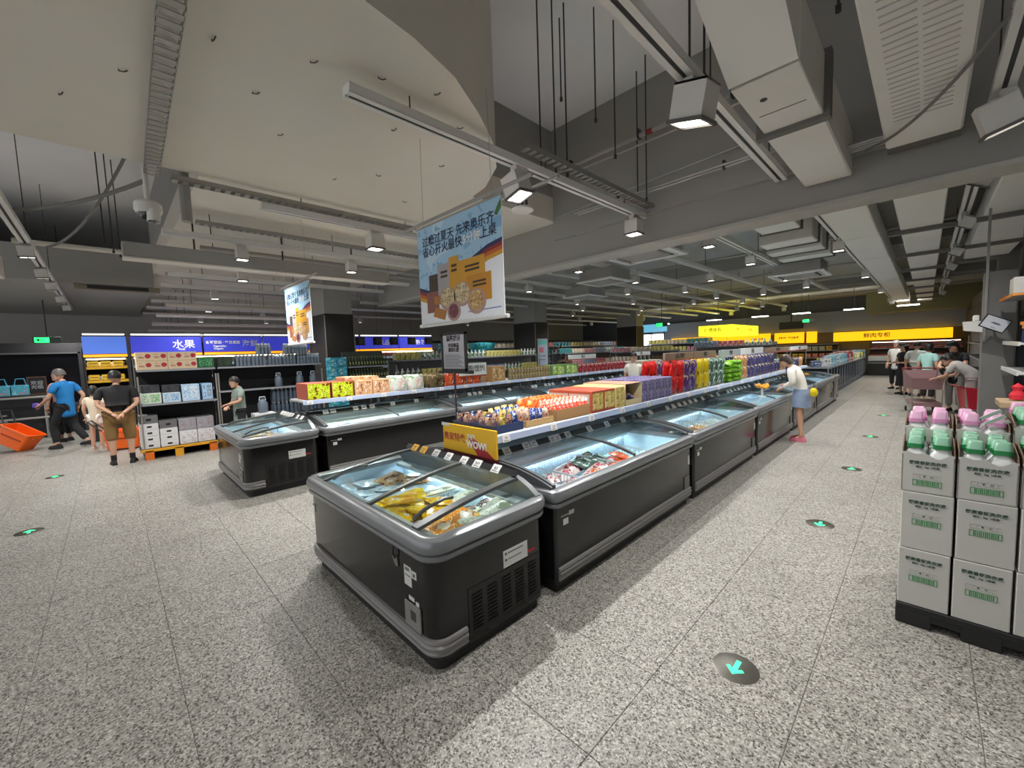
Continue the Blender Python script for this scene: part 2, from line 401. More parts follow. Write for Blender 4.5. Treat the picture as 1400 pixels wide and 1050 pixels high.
pipe('pale conduit crossing beside its twin above the banner track', (-3.7, 5.05, 3.79), (-1.0, 5.05, 3.79), .012, steel)
pipe('short grey conduit behind the banner bracket, level with the smoke disc', (-4.2, 3.3, 3.5), (-2.6, 3.3, 3.5), .016, steel)
for k in range(4): pipe('one of four conduits bunched between the two right-hand ducts', (-.6, 5.1+.06*k, 3.6), (-.3, 5.1+.06*k, 3.6), .012, steel, group='bunched conduits')
for y in (7.8, 10.3, 13.9, 16.4, 19.0, 22.3): pipe('one of the cross pipes hung under the dark far ceiling', (-12.6, y, 3.785), (1.6, y, 3.785), .028, greyp, group='far cross pipes')
for x, y0, z in ((-8.3, 1.2, 3.66), (-8.6, 1.2, 3.62), (-9.6, 1.0, 3.7), (-10.9, 1.2, 3.6), (-11.3, 1.0, 3.7), (-12.6, 1.2, 3.6), (-14, 1.0, 3.65), (-15.6, 1, 3.6), (-17.5, 1, 3.6), (-13.0, 1.1, 3.25), (-14.4, 1.0, 3.12), (-16.0, 1.0, 3.0), (-17.8, 1.0, 2.92), (-19.2, 1.0, 2.85)):
    pipe('one of the pipes running under the pale left ceiling', (x, y0, z), (x, 5.4, z), .035 if z > 3.3 else .055, greyp if z > 3.3 else conc, group='left ceiling pipes')
    if z < 3.3:
        for y in (1.6, 3.2, 4.8): o = ob('pipe_hanger', MB().tube([(0, 0, 0), (0, 0, 3.93-z)], .006, rodm, 5), None, (x, y, z)); tag(o, 'thin rod holding a low pipe under the pale left ceiling', 'rod', 'left pipe hangers')
pipe('pale pipe across the dark bay behind the dome camera', (-9.8, -.9, 3.75), (-9.8, .85, 3.75), .04, conc)
pipe('vertical bundle pipe beside the dome camera', (-5.6, .72, 3.3), (-5.6, .72, 4.4), .05, greyp)
pipe('thin sagging conduit below the beam face', (-4.3, 5.38, 3.95), (-1.0, 5.38, 4.1), .01, steel)
for x, y, z in ((-2.86, 3.35, 3.62), (-2.79, 3.5, 3.62), (-2.73, 3.62, 3.62), (-2.88, 3.74, 4.5), (-2.55, 3.9, 4.2), (-2.5, 4.2, 3.9), (-2.74, 5.15, 3.8), (-2.52, 4.96, 3.62), (-1.2, 3.0, 3.62), (-1.14, 3.1, 3.62), (-.42, 3.2, 3.7), (-9.2, .2, 3.6), (-8.6, 0.1, 3.6), (-10, .3, 3.7)):
    ob_ = ob('hanger_rod', MB().tube([(0, 0, 0), (0, 0, 5.35-z)], .008, rodm, 6).tube([(0, 0, -.0), (0, 0, .04)], .016, rodm, 6)); ob_.location = (x, y, z)
    tag(ob_, 'thin dark threaded rod hanging from the slab', 'rod', 'hanger rods')
def cable(label, pts, r=.012):
    o = ob('cable', MB().tube(pts, r, cablem, 6)); return tag(o, label, 'cable')
cable('grey cable sagging under the perforated duct at the upper right', curve_pts((-.45, 5.2, 3.55), (.3, 3.6, 3.55), .12, 14), .012)
cable('thick cable sagging across the upper left to the dome camera', curve_pts((-8.6, -1.3, 3.9), (-5.45, .4, 3.6), .18, 14), .02)
cable('dark cable looping down behind the dome camera at the left', curve_pts((-5.6, .3, 3.9), (-9.0, -.5, 3.55), .2, 14), .016)

# ------------------------------------------------------------------ track spotlights, each with its lamp
lens_on = emis('lamp_face', '#fff8ee', 5.0)
lampbody = M('lamp_housing', '#cfccc5', .5, noise=.03)
hb = MB().loft([[(-.075, -.075, 0), (.075, -.075, 0), (.075, .075, 0), (-.075, .075, 0)], [(-.075, -.075, .16), (.075, -.075, .16), (.075, .075, .16), (-.075, .075, .16)]], lampbody, False).box(-.075, -.075, .15, .075, .075, .16, lampbody).mesh('housing')
fr = MB()
for a in range(4):
    R4 = Matrix.Rotation(a*PI/2, 4, 'Z'); fr.box(-.082, -.085, -.004, .082, -.07, .012, M('lamp_bezel', '#55534f', .4), R4)
fr = fr.mesh('bezel')
le = MB().box(-.07, -.07, .006, .07, .07, .012, lens_on)
le.box(-.07, -.004, .004, .07, .004, .007, M('lens_divider', '#a9a59c', .4)); le = le.mesh('lens')
ad = MB().box(-.03, -.06, .16, .03, .06, .215, lampbody).mesh('adapter')
lamp_n = 0
def spot(label, x, y, z=3.34, tilt=(0, 0), rz=0, group=None, power=1, s=1, cone=140):
    global lamp_n
    t = thing('track_spotlight', label, 'spotlight', (x, y, z), rz, group); t.scale = (s, s, s)
    hd = ob('head', hb, t, (0, 0, 0), (tilt[0], tilt[1], 0)); ob('bezel', fr, hd); ob('lens', le, hd); ob('adapter', ad, t)
    if power:
        l = bpy.data.lights.new('lamp', 'SPOT'); l.energy = LAMP_W*power; l.spot_size = math.radians(cone); l.spot_blend = .9
        l.shadow_soft_size = .05; l.color = (1, .982, .955); lo = bpy.data.objects.new('lamp', l); COL.objects.link(lo)
        lo.parent = hd; lo.location = (0, 0, -.03)
    return t
spot('grey square spotlight on the banner track, right above the hanging banner', -2.8, 2.95, 3.28, (.1, -.25), s=1.3, power=2.0)
spot('added spotlight out of view on the aisle track, brightening the banner front', -1.17, 1.35, 3.34, power=.6)  # unseen lamp, added to brighten the front of the banner
spot('grey square spotlight at the far end of the banner track', -2.8, 5.15, 3.3, s=1.2)
spot('large grey square spotlight lit on the aisle track, upper right', -1.17, 2.95, 3.29, (.15, .25), s=1.45, power=1.0)
spot('grey square spotlight on the far-right track above the bottle pallet', .35, 4.7, 3.25, (.2, -.3), s=1.35, power=1.0)
spot('grey square spotlight on the short upper-left track', -5.5, 2.8, 3.3, s=1.25, power=2.4)
spot('grey square spotlight on the long track in front of the trunking', -7.3, 1.56, 3.32, power=1.3)
spot('second grey square spotlight on the long track, nearer the small banner', -7.3, 3.23, 3.32, power=1.8)
FG = 'far track spotlights'
FL = 'small grey spotlight, some of them added, on tracks in the middle of the store'
for x, y in ((-2.47, 6.92), (-2.47, 9.11), (-2.47, 11.9), (-2.47, 14.4)): spot('small lit spotlight on the track over the right freezer row', x, y, group='spotlights over the freezer row', power=1.1)
for x, y in ((-4.93, 6.83), (-4.93, 9.11), (-4.93, 12.0), (-4.93, 14.5), (-4.93, 17.2), (-4.93, 19.9), (-7.3, 7.92), (-7.3, 13.3), (-7.3, 17.5), (-7.3, 23.6), (-4.93, 23.6), (-9.6, 9), (-9.6, 13.5), (-9.6, 18), (-11.2, 10.2), (-11.2, 15), (-11.2, 21.5), (-13, 8.5), (-13, 12.5), (-13, 18), (-15, 10), (-15, 16), (-15, 22), (-17.5, 8), (-17.5, 14), (-17.5, 20), (-3.7, 10.5), (-3.7, 15), (-6.1, 10.8), (-6.1, 15.6), (-6.1, 20.5), (-8.4, 11.5), (-8.4, 16)): spot(FL, x, y, group=FG, power=.9 if x not in (-3.7, -6.1, -8.4) else 0)  # those farthest left are added to lift the dark ceiling there
for x, y in ((-1.12, 9.18), (-1.12, 13.6), (-1.12, 18.5), (-1.12, 23.3), (-1.12, 24.8)): spot('small lit spotlight, the farthest added, on the track left of the panelled ducts', x, y, group='spotlights by the ducts', power=1.0)  # the last one is added to light the far wall
for x, y in ((.33, 6.6), (.33, 8.89), (.33, 11.7), (.33, 14.1), (.33, 17.5), (.33, 22)): spot('tilted lit spotlight on the track between the duct strips', x, y, 3.34, (.25, .5), group='tilted spotlights between the ducts', power=.8)
for x in (-8.77, -10.6, -12.2, -14.4, -16.4): spot('lit spotlight on the track toward the exit sign at the left', x, -.68, 3.33, (.1, .1), group='left track spotlights', power=1.2)
for x, y in ((-9.0, 1.9), (-10.3, 3.25), (-11.8, 1.9), (-11.8, 4.2), (-13.2, 1.6), (-14.8, 2.2), (-16.5, 4.0), (-14.8, 4.8), (-18.5, 2.5), (-18.5, 4.6)): spot('grey spotlight, some of them added, on the tracks under the pale left ceiling', x, y, 3.29, group='left ceiling spotlights', power=.9)  # the outer left ones are extra lamps added against the dark ceiling
# the same tracks go on behind the photographer
track('light track over the floor behind the photographer', -3.4, -6.5, -1.2, 3.5, 'rear tracks'); track('light track over the floor behind the photographer', .9, -6.5, .6, 3.5, 'rear tracks')
for x, y in ((-3.4, -1.6), (-3.4, -4.6), (.9, -.9), (.9, -4)): spot('spotlight on a track behind the photographer', x, y, 3.28, group='rear spotlights', power=.7)

# ------------------------------------------------------------------ other ceiling things
t = thing('dome_camera', 'white dome security camera on a drop pipe at the upper left', 'camera', (-5.45, .4, 3.28))
ob('drop_pipe', MB().tube([(0, 0, .1), (0, 0, .5)], .022, white, 10), t)
ob('housing', MB().lathe([(.0, .12), (.09, .115), (.11, .09), (.112, .03), (.095, .0), (.0, .0)], white, 18), t)
ob('dome', MB().lathe([(.075, .0), (.07, -.035), (.045, -.065), (0, -.078)], M('smoked_dome', '#202226', .15), 16), t)
ob('hood', MB().lathe([(.1, .03), (.098, -.03), (.085, -.08), (.082, -.03), (.09, .0)], white, 18, sx=1, sy=.6), t, (.02, .03, 0))
t = thing('ceiling_speaker', 'round white disc speaker hung right of the banner', 'speaker', (-3.1, 3.3, 3.3))
ob('disc', MB().lathe([(0, .03), (.1, .03), (.12, .015), (.118, 0), (0, -.004)], white, 24), t)
ob('clips', MB().box(-.07, -.01, .03, -.05, .01, .1, darkm).box(.05, -.01, .03, .07, .01, .1, darkm).box(-.01, -.01, .03, .01, .01, .2, darkm), t)
def cassette(label, x, y, s=1, group=None):
    t = thing('ceiling_cassette', label, 'air conditioner', (x, y, 3.3), 0, group); t.scale = (s, s, s)
    mb = MB()
    for a in range(4):
        R4 = Matrix.Rotation(a*PI/2, 4, 'Z')
        mb.loft([[(-.52, -.52, .03), (.52, -.52, .03), (.52, -.52, 0), (-.52, -.52, 0)], [(-.43, -.43, .03), (.43, -.43, .03), (.43, -.43, -.005), (-.43, -.43, -.005)]], white, True, True, R4)
    ob('frame', mb, t)
    for a in range(4): ob('louvre', MB().box(-.33, -.42, .01, .33, -.35, .03, groove).box(-.33, -.41, -.002, .33, -.385, .006, white), t, (0, 0, 0), (0, 0, a*PI/2))
    ob('grille', MB().bbox(-.33, -.33, -.006, .33, .33, .03, M('cassette_grille', '#9b948e', .7), .02), t)
    ob('housing', MB().box(-.45, -.45, .03, .45, .45, .3, greyp), t)
    return t
cassette('white four-way ceiling cassette just beyond the beam right of the banner', -3.35, 6.4, 1.05)
cassette('white ceiling cassette over the freezers farther down the store', -2.1, 11.5, 1.0)
for x, y in ((-5.2, 8.2), (-7.0, 10)): cassette('pale ceiling cassette among the far light tracks', x, y, .9, 'far cassettes')
t = thing('air_diffuser', 'wide pale slot diffuser under the dark bay at the left', 'vent', (-12.9, .3, 3.48))
ob('frame', MB().box(-.1, -.7, 0, .1, .7, .12, M('beige_frame', '#8d8574', .6)), t); ob('slot', MB().box(.1, -.5, .02, .105, .5, .1, groove), t)
def exit_sign(label, x, y, z, face, w_=.36, hl=.7):
    t = thing('exit_sign', label, 'exit sign', (x, y, z)); R_ = {'+x': PI/2, '-y': 0}[face]; t.rotation_euler = (0, 0, R_)
    ob('case', MB().bbox(-w_*.7, -.03, -.08, w_*.7, .03, .08, M('sign_case', '#3a4a42', .5), .006), t)
    ob('panel', MB().box(-w_*.62, -.035, -.065, w_*.1, -.03, .065, emis('exit_green', '#1fd65a', 2.0)), t)
    dk = M('exit_dark', '#083d1c', .5)
    ob('arrow', MB().loft([[(a, -.038, b) for a, b in ((-.2, 0), (-.14, .04), (-.14, .012), (-.07, .012), (-.07, -.012), (-.14, -.012), (-.14, -.04))], [(a, -.035, b) for a, b in ((-.2, 0), (-.14, .04), (-.14, .012), (-.07, .012), (-.07, -.012), (-.14, -.012), (-.14, -.04))]], dk), t)
    ob('hanger', MB().box(-.01, -.01, .08, .01, .01, hl, darkm), t); return t
exit_sign('green running-man style exit sign with an arrow above the left entrance', -16.3, -1.1, 2.55, '+x', .36, 1.05)
exit_sign('small green exit sign over the middle shelves', -8.0, 17, 2.75, '-y', .36, 1.4)
exit_sign('small green exit sign near the yellow meat counter wall', -4.2, 25.1, 2.85, '-y', .36, 1.3)

# ------------------------------------------------------------------ recessed floor arrows
arrow_s = M('arrow_steel', '#6e6b64', .3, .8, noise=.15, scale=40)
ag = emis('arrow_glow', '#2ee07c', 1.4)
def floor_arrow(label, x, y, rz):
    t = thing('floor_arrow_light', label, 'floor light', (x, y, 0), rz)
    ob('disc', MB().lathe([(.115, -.01), (.115, .0015), (.108, .003), (0, .003)], arrow_s, 28), t)
    p = [(0, -.06), (.045, -.012), (.03, .0), (.012, -.018), (.012, .06), (-.012, .06), (-.012, -.018), (-.03, .0), (-.045, -.012)]
    ob('arrow', MB().prism(p, .003, .0045, ag), t)
for l, x, y, r in (('round steel floor plate with a lit green arrow, nearest in the right aisle', -.688, 2.33, 0), ('round floor plate with a lit green arrow, second along the right aisle', -.682, 4.83, 0), ('round floor plate with a green arrow, third along the right aisle', -.684, 7.24, 0), ('round floor plate with a green arrow, fourth along the right aisle', -.68, 9.9, 0), ('round floor plate with a green arrow, fifth along the right aisle', -.66, 12.85, 0), ('round floor plate with a green arrow left of the near freezers', -6.9, -.77, -PI/2), ('far round floor plate with a green arrow near the entrance shoppers', -10.08, -.78, -PI/2)):
    floor_arrow(l, x, y, r)
# ------------------------------------------------------------------ chest freezers
fbody = M('freezer_graphite', '#1f1f20', .16, .25, noise=.04, scale=2, spec=.6)
frim = M('freezer_rim', '#86898c', .28, .3, noise=.04, scale=12)
fbump = M('freezer_bumper', '#838180', .35, .3, noise=.04)
fplinth = M('freezer_plinth', '#1e1e1d', .6)
liner = M('freezer_liner', '#b9cfdb', .45, noise=.05, scale=3)
framem = M('lid_frame', '#5a5e60', .35, .35)
basket = M('basket_wire', '#c8d2d6', .4, .3)
gl = glass_mat('lid_glass', '#f6fbfb', .5)
steelb = M('brushed_steel', '#8d8f8e', .32, .75, noise=.08, scale=20)
ledf = emis('freezer_led', '#e4f3ff', 9)
tagw = M('tag_white', '#dedfdc', .5, noise=.02); tagy = M('tag_yellow', '#e8b038', .5, noise=.03); ink = M('tag_ink', '#2b2b2e', .6); inkr = M('tag_red', '#8c1f24', .6)
lab = M('label_white', '#cfd0cc', .5); red = M('red_mark', '#b3262a', .5)
def rring(x0, y0, x1, y1, r, d, z, n=5):
    """rounded rectangle grown outwards by d"""
    x0 -= d; y0 -= d; x1 += d; y1 += d; r = max(r+d, .004); o = []
    for cx, cy, a in ((x1-r, y1-r, 0), (x0+r, y1-r, 90), (x0+r, y0+r, 180), (x1-r, y0+r, 270)):
        for k in range(n+1):
            t = math.radians(a+90*k/n); o.append((cx+r*math.cos(t), cy+r*math.sin(t), z))
    return o
RIM = [(0, .6), (.022, .607), (.03, .622), (.03, .652), (.016, .66), (.016, .668), (.034, .676), (.044, .70), (.044, .74), (.034, .77), (.01, .786), (-.03, .784), (-.055, .77), (-.06, .70), (-.03, .66), (0, .6)]
RIM = [(d, .648+(z-.6)*.745) for d, z in RIM]
BUMP = [(0, .10), (.014, .104), (.02, .118), (.014, .13), (.014, .136), (.022, .142), (.024, .156), (.014, .168), (.014, .173), (.02, .18), (.016, .196), (0, .20)]
def shell(t, x0, y0, x1, y1, r=.09):
    ob('plinth', MB().loft([rring(x0, y0, x1, y1, r, -.03, z) for z in (0, .085)], fplinth), t)
    ob('body', MB().loft([rring(x0, y0, x1, y1, r, 0, z) for z in (.075, .655)], fbody, False).loft([rring(x0, y0, x1, y1, r, d, .075) for d in (0, -.04)], fbody, False), t)
    ob('rim', MB().loft([rring(x0, y0, x1, y1, r, d, z) for d, z in RIM], frim, False), t)
    ob('liner', MB().loft([rring(x0, y0, x1, y1, .05, d, z) for d, z in ((-.05, .75), (-.07, .72), (-.075, .36))], liner, False).add(rring(x0, y0, x1, y1, .05, -.075, .36), [tuple(range(24))], liner), t)
def prof(u): return .779+.118*(1-(1-min(u/.72, 1))**2.3)
def label_rail_tags(t, items, place, T):
    for k, (s, kind) in enumerate(items):
        tg = ob('price_tag', TAGM[kind], t); tg.matrix_local = Matrix.Translation(place(s)) @ T
        n = ob('lettering', text_mesh(['9.9', '12.9', '19.9', '6.8', '15.9', '24.9', '8.5'][k % 7], .03, inkr if kind == 'r' else ink, .0004), tg); n.location = (0, .002, .0032)
def tagmesh(m):
    mb = MB().bbox(-.044, -.034, -.003, .044, .034, .003, m, .0015); mb.box(-.032, -.025, .003, .032, -.021, .0035, ink).box(-.032, -.017, .003, .01, -.014, .0035, ink); return mb.mesh('price_tag')
TAGM = {'w': tagmesh(tagw), 'y': tagmesh(tagy), 'r': tagmesh(tagw)}
def vents(t, T, w_, h):
    p = ob('vent_panel', MB().box(-w_/2, -.003, 0, w_/2, 0, h, M('vent_panel', '#1f1f1f', .35, .2)), t); p.matrix_local = T
    s = MB().loft([[(-.04, -.003, 0), (.04, -.003, 0), (.04, -.009, .008), (-.04, -.009, .008)], [(-.04, -.003, .004), (.04, -.003, .004), (.04, -.009, .011), (-.04, -.009, .011)]], M('vent_slot', '#151515', .5)).mesh('slat')
    for c in range(5):
        for r_ in range(10): ob('slat', s, p, (-w_/2+.07+c*(w_-.14)/4, 0, .03+r_*(h-.06)/10))
def row_unit(label, xf, y, side, group=None, L=2.46, tags=(), front=True, handle=True, led=True):
    """straight freezer, 0.97 m deep; side=+1 faces +x, -1 faces -x. Local x runs inward from the front, y along the row."""
    t = thing('chest_freezer', label, 'freezer', (xf, y if side > 0 else y+L, 0), PI if side > 0 else 0, group)
    # local: u inward = +x after rotating; with rz=pi local +x points to world -x
    t.location = (xf, y+L, 0) if side > 0 else (xf, y, 0)
    D = .97
    shell(t, .035, .03, .915, L-.03, .03)
    ob('bumper', MB().loft([[(.035-d, .05, z) for d, z in BUMP], [(.035-d, L-.05, z) for d, z in BUMP]], fbump, True, True), t)
    us = [.06+(.74-.06)*i/10 for i in range(11)]
    for a, b in ((.04, L/2-.01), (L/2+.01, L-.04)):
        v = []
        for k in (0, .004):
            for u in us: v += [(u, a, prof(u)+k), (u, b, prof(u)+k)]
        f = [(2*i, 2*i+1, 2*i+3, 2*i+2) for i in range(10)]+[(22+2*i, 24+2*i, 25+2*i, 23+2*i) for i in range(10)]
        ob('glass_lid', MB().add(v, f, gl), t)
    fa = MB().loft([[(u, -.014, prof(u)-.012), (u, .014, prof(u)-.012), (u, .014, prof(u)+.012), (u, -.014, prof(u)+.012)] for u in us], framem).mesh('lid_frame')
    for v in (.062, L/2, L-.062): ob('lid_frame', fa, t, (0, v, 0))
    for v in (.035, L-.035):   # end wall closing the arch
        em = MB().loft([[(u, v-.012, .77) for u in us]+[(u, v-.012, prof(u)+.004) for u in us[::-1]], [(u, v+.012, .77) for u in us]+[(u, v+.012, prof(u)+.004) for u in us[::-1]]], framem)
        ob('end_wall', em, t)
    ob('back_top', MB().loft([[(u, v, z) for u, z in ((.74, .86), (.76, .90), (.80, .905), (.955, .885), (.955, .76), (.74, .76))] for v in (0, L)], steelb), t)
    ob('label_rail', MB().loft([[(u, v, z) for u, z in ((.735, .905), (.742, .908), (.772, .945), (.765, .948))] for v in (.02, L-.02)], M('rail_black', '#232325', .4)), t)
    if led: ob('light_strip', MB().box(.80, .15, .735, .83, L-.15, .74, ledf).box(.77, .12, .74, .845, L-.12, .75, basket).box(.765, .12, .722, .77, L-.12, .75, basket), t); ob('light_strip', MB().box(.1, .15, .735, .12, L-.15, .74, ledf).box(.095, .12, .74, .145, L-.12, .748, basket), t)  # second strip, hidden under the front rim, is added to light the inside
    wire = MB()
    for v in (.62, 1.23, 1.84):
        wire.box(.125, v-.006, .69, .83, v+.006, .705, basket)
        for k in range(20): wire.box(.13+k*.035, v-.003, .42, .136+k*.035, v+.003, .69, basket)
    for k in range(56): wire.box(.828, .1+k*.041, .42, .832, .106+k*.041, .7, basket)
    for z in (.47, .53, .59, .65): wire.box(.827, .1, z, .83, L-.1, z+.005, basket)
    ob('basket', wire, t)['kind'] = 'stuff'
    T = Matrix.Rotation(-PI/2, 4, 'Z') @ Matrix.Rotation(math.radians(52), 4, 'X')
    label_rail_tags(t, tags, lambda s: Vector((.748, L-s if side > 0 else s, .928)), T)
    if front:
        s_ = L if side > 0 else 0; g = -1 if side > 0 else 1
        ob('sticker', MB().box(.0325, min(s_+g*.12, s_+g*.18), .5, .0345, max(s_+g*.12, s_+g*.18), .545, lab), t)
        ob('badge', MB().box(.032, min(s_+g*.09, s_+g*.24), .565, .0345, max(s_+g*.09, s_+g*.24), .578, steelb).box(.031, min(s_+g*.19, s_+g*.25), .56, .034, max(s_+g*.19, s_+g*.25), .59, lab), t)
        ob('sticker', MB().box(.0325, min(s_+g*(L-.06), s_+g*(L-.1)), .46, .0345, max(s_+g*(L-.06), s_+g*(L-.1)), .56, lab), t)
        ob('control_panel', MB().bbox(.028, min(s_+g*(L-.2), s_+g*(L-.07)), .2, .0345, max(s_+g*(L-.2), s_+g*(L-.07)), .34, M('control_panel', '#5b5a58', .4), .003), t)
    return t
def end_unit(label, x0, y0, tags, lock=True):
    """head unit of an island: W wide, its curved lids rise toward the row behind"""
    W, D = 1.95, .97; t = thing('chest_freezer', label, 'freezer', (x0, y0, 0))
    shell(t, .035, .035, W-.035, D, .1)
    ring = rring(.035, .035, W-.035, D, .1, 0, 0, 6)
    # bumper along the front, wrapping both corners
    path = [(.02+.015, .25)]+[(p[0], p[1]) for p in rring(.035, .035, W-.035, D, .1, 0, 0, 6)[14:28]]+[(W-.035, .25)]
    rings = []
    for i, p in enumerate(path):
        a = Vector(path[max(i-1, 0)]); b = Vector(path[min(i+1, len(path)-1)]); d = (b-a).normalized(); n = Vector((d.y, -d.x))
        rings.append([(p[0]+n.x*q, p[1]+n.y*q, z) for q, z in BUMP])
    ob('bumper', MB().loft(rings, fbump), t)
    def zz(x, y):
        e = 1-(1-min(min(x-.05, W-.05-x)/.36, 1))**2.4 if .05 < x < W-.05 else 0
        q = max(0, min((y-.07)/.83, 1)); return .779+.112*e*(1-(1-q)**1.7)
    seams = [.06, .3, 1.105, 1.70, W-.06]
    ys = [.07+.83*i/10 for i in range(11)]
    for a, b in zip(seams, seams[1:]):
        xs = [a+(b-a)*i/8 for i in range(9)]; v = []; f = []
        for k in (0, .004):
            for y in ys:
                for x in xs: v.append((x, y, zz(x, y)+k))
        for k in (0, 99):
            for j in range(10):
                for i in range(8):
                    q = k+j*9+i; f.append((q, q+1, q+10, q+9))
        ob('glass_lid', MB().add(v, f, gl), t)
    for x in seams[1:4]:
        h = .016 if x != 1.70 else .03
        ob('lid_frame', MB().loft([[(x-h, y, zz(x, y)-.008), (x+h, y, zz(x, y)-.008), (x+h, y, zz(x, y)+.014), (x-h, y, zz(x, y)+.014)] for y in ys], framem), t)
    for x in (.36, 1.60):
        ob('lid_handle', MB().tube([(x, .12, zz(x, .12)+.004), (x+.01, .2, zz(x, .2)+.03), (x+.01, .34, zz(x, .34)+.03), (x, .42, zz(x, .42)+.004)], .012, framem, 8), t)
    xs = [.05+(W-.1)*i/24 for i in range(25)]
    ob('lid_frame', MB().loft([[(x, .9, .77), (x, .945, .77), (x, .945, zz(x, .9)+.014), (x, .9, zz(x, .9)+.014)] for x in xs], frim), t)
    ob('label_rail', MB().box(.25, .905, .892, W-.25, .915, .9, darkm).loft([[(x, y, z) for y, z in ((.88, .9), (.884, .896), (.918, .93), (.912, .934))] for x in (.22, W-.22)], M('rail_black', '#232325', .4)), t)
    ob('light_strip', MB().box(.2, .84, .735, W-.2, .87, .74, ledf).box(.15, .81, .74, W-.15, .9, .75, basket).box(.15, .805, .722, W-.15, .81, .75, basket), t); ob('light_strip', MB().box(.2, .105, .735, W-.2, .125, .74, ledf).box(.15, .1, .74, W-.15, .15, .748, basket), t)  # the front strip below the rim is an addition that brightens the contents
    wire = MB()
    for x in (.5, 1.05, 1.6): wire.box(x-.006, .12, .66, x+.006, .88, .675, basket)
    for x in (.5, 1.05, 1.6):
        for k in range(20): wire.box(x-.003, .13+k*.038, .42, x+.003, .136+k*.038, .66, basket)
    ob('basket', wire, t)['kind'] = 'stuff'
    label_rail_tags(t, tags, lambda s: Vector((s, .893, .917)), Matrix.Rotation(math.radians(46), 4, 'X'))
    # right side: vents and notice; front: stickers, lock and control panel by the near corner
    vents(t, Matrix.Translation((W-.034, .58, .11)) @ Matrix.Rotation(PI/2, 4, 'Z'), .62, .3)
    n = ob('notice', MB().box(W-.0345, .56, .42, W-.032, .78, .53, lab).box(W-.032, .575, .5, W-.0315, .59, .515, ink).box(W-.032, .6, .505, W-.0315, .74, .511, ink).box(W-.032, .575, .46, W-.0315, .59, .475, ink).box(W-.032, .6, .465, W-.0315, .72, .47, ink).box(W-.0345, .78, .44, W-.032, .85, .455, red), t)
    ob('sticker', MB().box(1.62, .032, .44, 1.70, .0345, .56, lab).box(1.63, .0315, .5, 1.69, .032, .506, ink).box(1.63, .0315, .53, 1.68, .032, .55, steelb), t)
    ob('sticker', MB().box(1.705, .032, .505, 1.755, .0345, .55, lab).box(1.72, .0315, .515, 1.74, .032, .535, ink), t)
    ob('sticker', MB().box(1.66, .032, .36, 1.72, .0345, .385, lab).box(1.735, .032, .345, 1.77, .0345, .375, lab), t)
    p = ob('control_panel', MB().bbox(1.62, .022, .2, 1.79, .0345, .35, M('control_panel2', '#8a8a86', .4, .2), .006), t)
    ob('screen', MB().box(1.69, .02, .255, 1.745, .0225, .31, M('control_screen', '#37373c', .2)), p)
    if lock: ob('lid_lock', MB().tube([(1.53, .02, .66), (1.53, .012, .6), (1.54, .02, .57)], .006, darkm, 6).prism([(1.49, .57), (1.55, .58), (1.56, .52), (1.53, .52)], -.034, -.026, steelb, Matrix.Rotation(PI/2, 4, 'X')), t)
    ob('sticker', MB().box(.1, .032, .545, .16, .0345, .556, steelb).box(.12, .032, .49, .15, .0345, .53, lab), t)
    return t
XA, XL = -3.755, -8.085
A = end_unit('head freezer nearest the camera, heaped with yellow and orange bags', XA, 1.115, [(.37, 'y'), (.52, 'y'), (.72, 'w'), (.91, 'w'), (1.12, 'w'), (1.29, 'w'), (1.51, 'w')])
A2 = end_unit('head freezer of the left island, beside the dark drinks shelves', XL, 1.115, [(.52, 'w'), (.65, 'w'), (.78, 'w'), (.91, 'w'), (1.04, 'w'), (1.3, 'w'), (1.5, 'w')], False)
nm = ['first freezer behind the near head freezer, red-and-white meat bags inside', 'second freezer of the right row, orange packs showing through the lid', 'third freezer of the right row, where the woman in white stands', 'fourth freezer of the right row, just past the woman in white', 'fifth and last long freezer of the right row']
tg = [[(.25, 'w'), (.5, 'w'), (.6, 'r'), (.87, 'w'), (.95, 'r'), (1.12, 'w'), (1.5, 'w'), (1.85, 'w'), (2.2, 'w')], [(.1, 'w'), (.4, 'w'), (.9, 'w'), (1.1, 'w'), (1.3, 'w'), (1.5, 'w'), (1.7, 'w'), (1.9, 'w'), (2.2, 'w')]]
for i in range(5):
    y = 2.165+2.508*i
    row_unit(nm[i], -1.805, y, 1, tags=tg[min(i, 1)])
    row_unit('freezer backing onto the right row across the shelf', -3.735, y, -1, 'freezers on the far side of the right island', tags=[(.2+.3*k, 'w') for k in range(7)], front=False)
nm = ['first freezer behind the left head freezer', 'second freezer of the left island, facing the right island', 'third freezer of the left island, facing the right island', 'fourth freezer of the left island, facing the right island', 'fifth freezer of the left island, facing the right island']
for i in range(5):
    y = 2.165+2.508*i
    row_unit(nm[i], -6.135, y, 1, tags=[(.3, 'w'), (.42, 'w'), (.8, 'w'), (.95, 'w'), (1.1, 'w'), (1.5, 'w'), (2.0, 'w')])
    row_unit('freezer backing onto the left island row', -8.065, y, -1, 'freezers on the far side of the left island', tags=[(.2+.4*k, 'w') for k in range(5)], front=False)
# closing head unit at the far end
t = end_unit('head freezer closing the far end of the right island', -3.755, 0, [])
t.rotation_euler = (0, 0, PI); t.location = (-1.805, 15.68, 0)

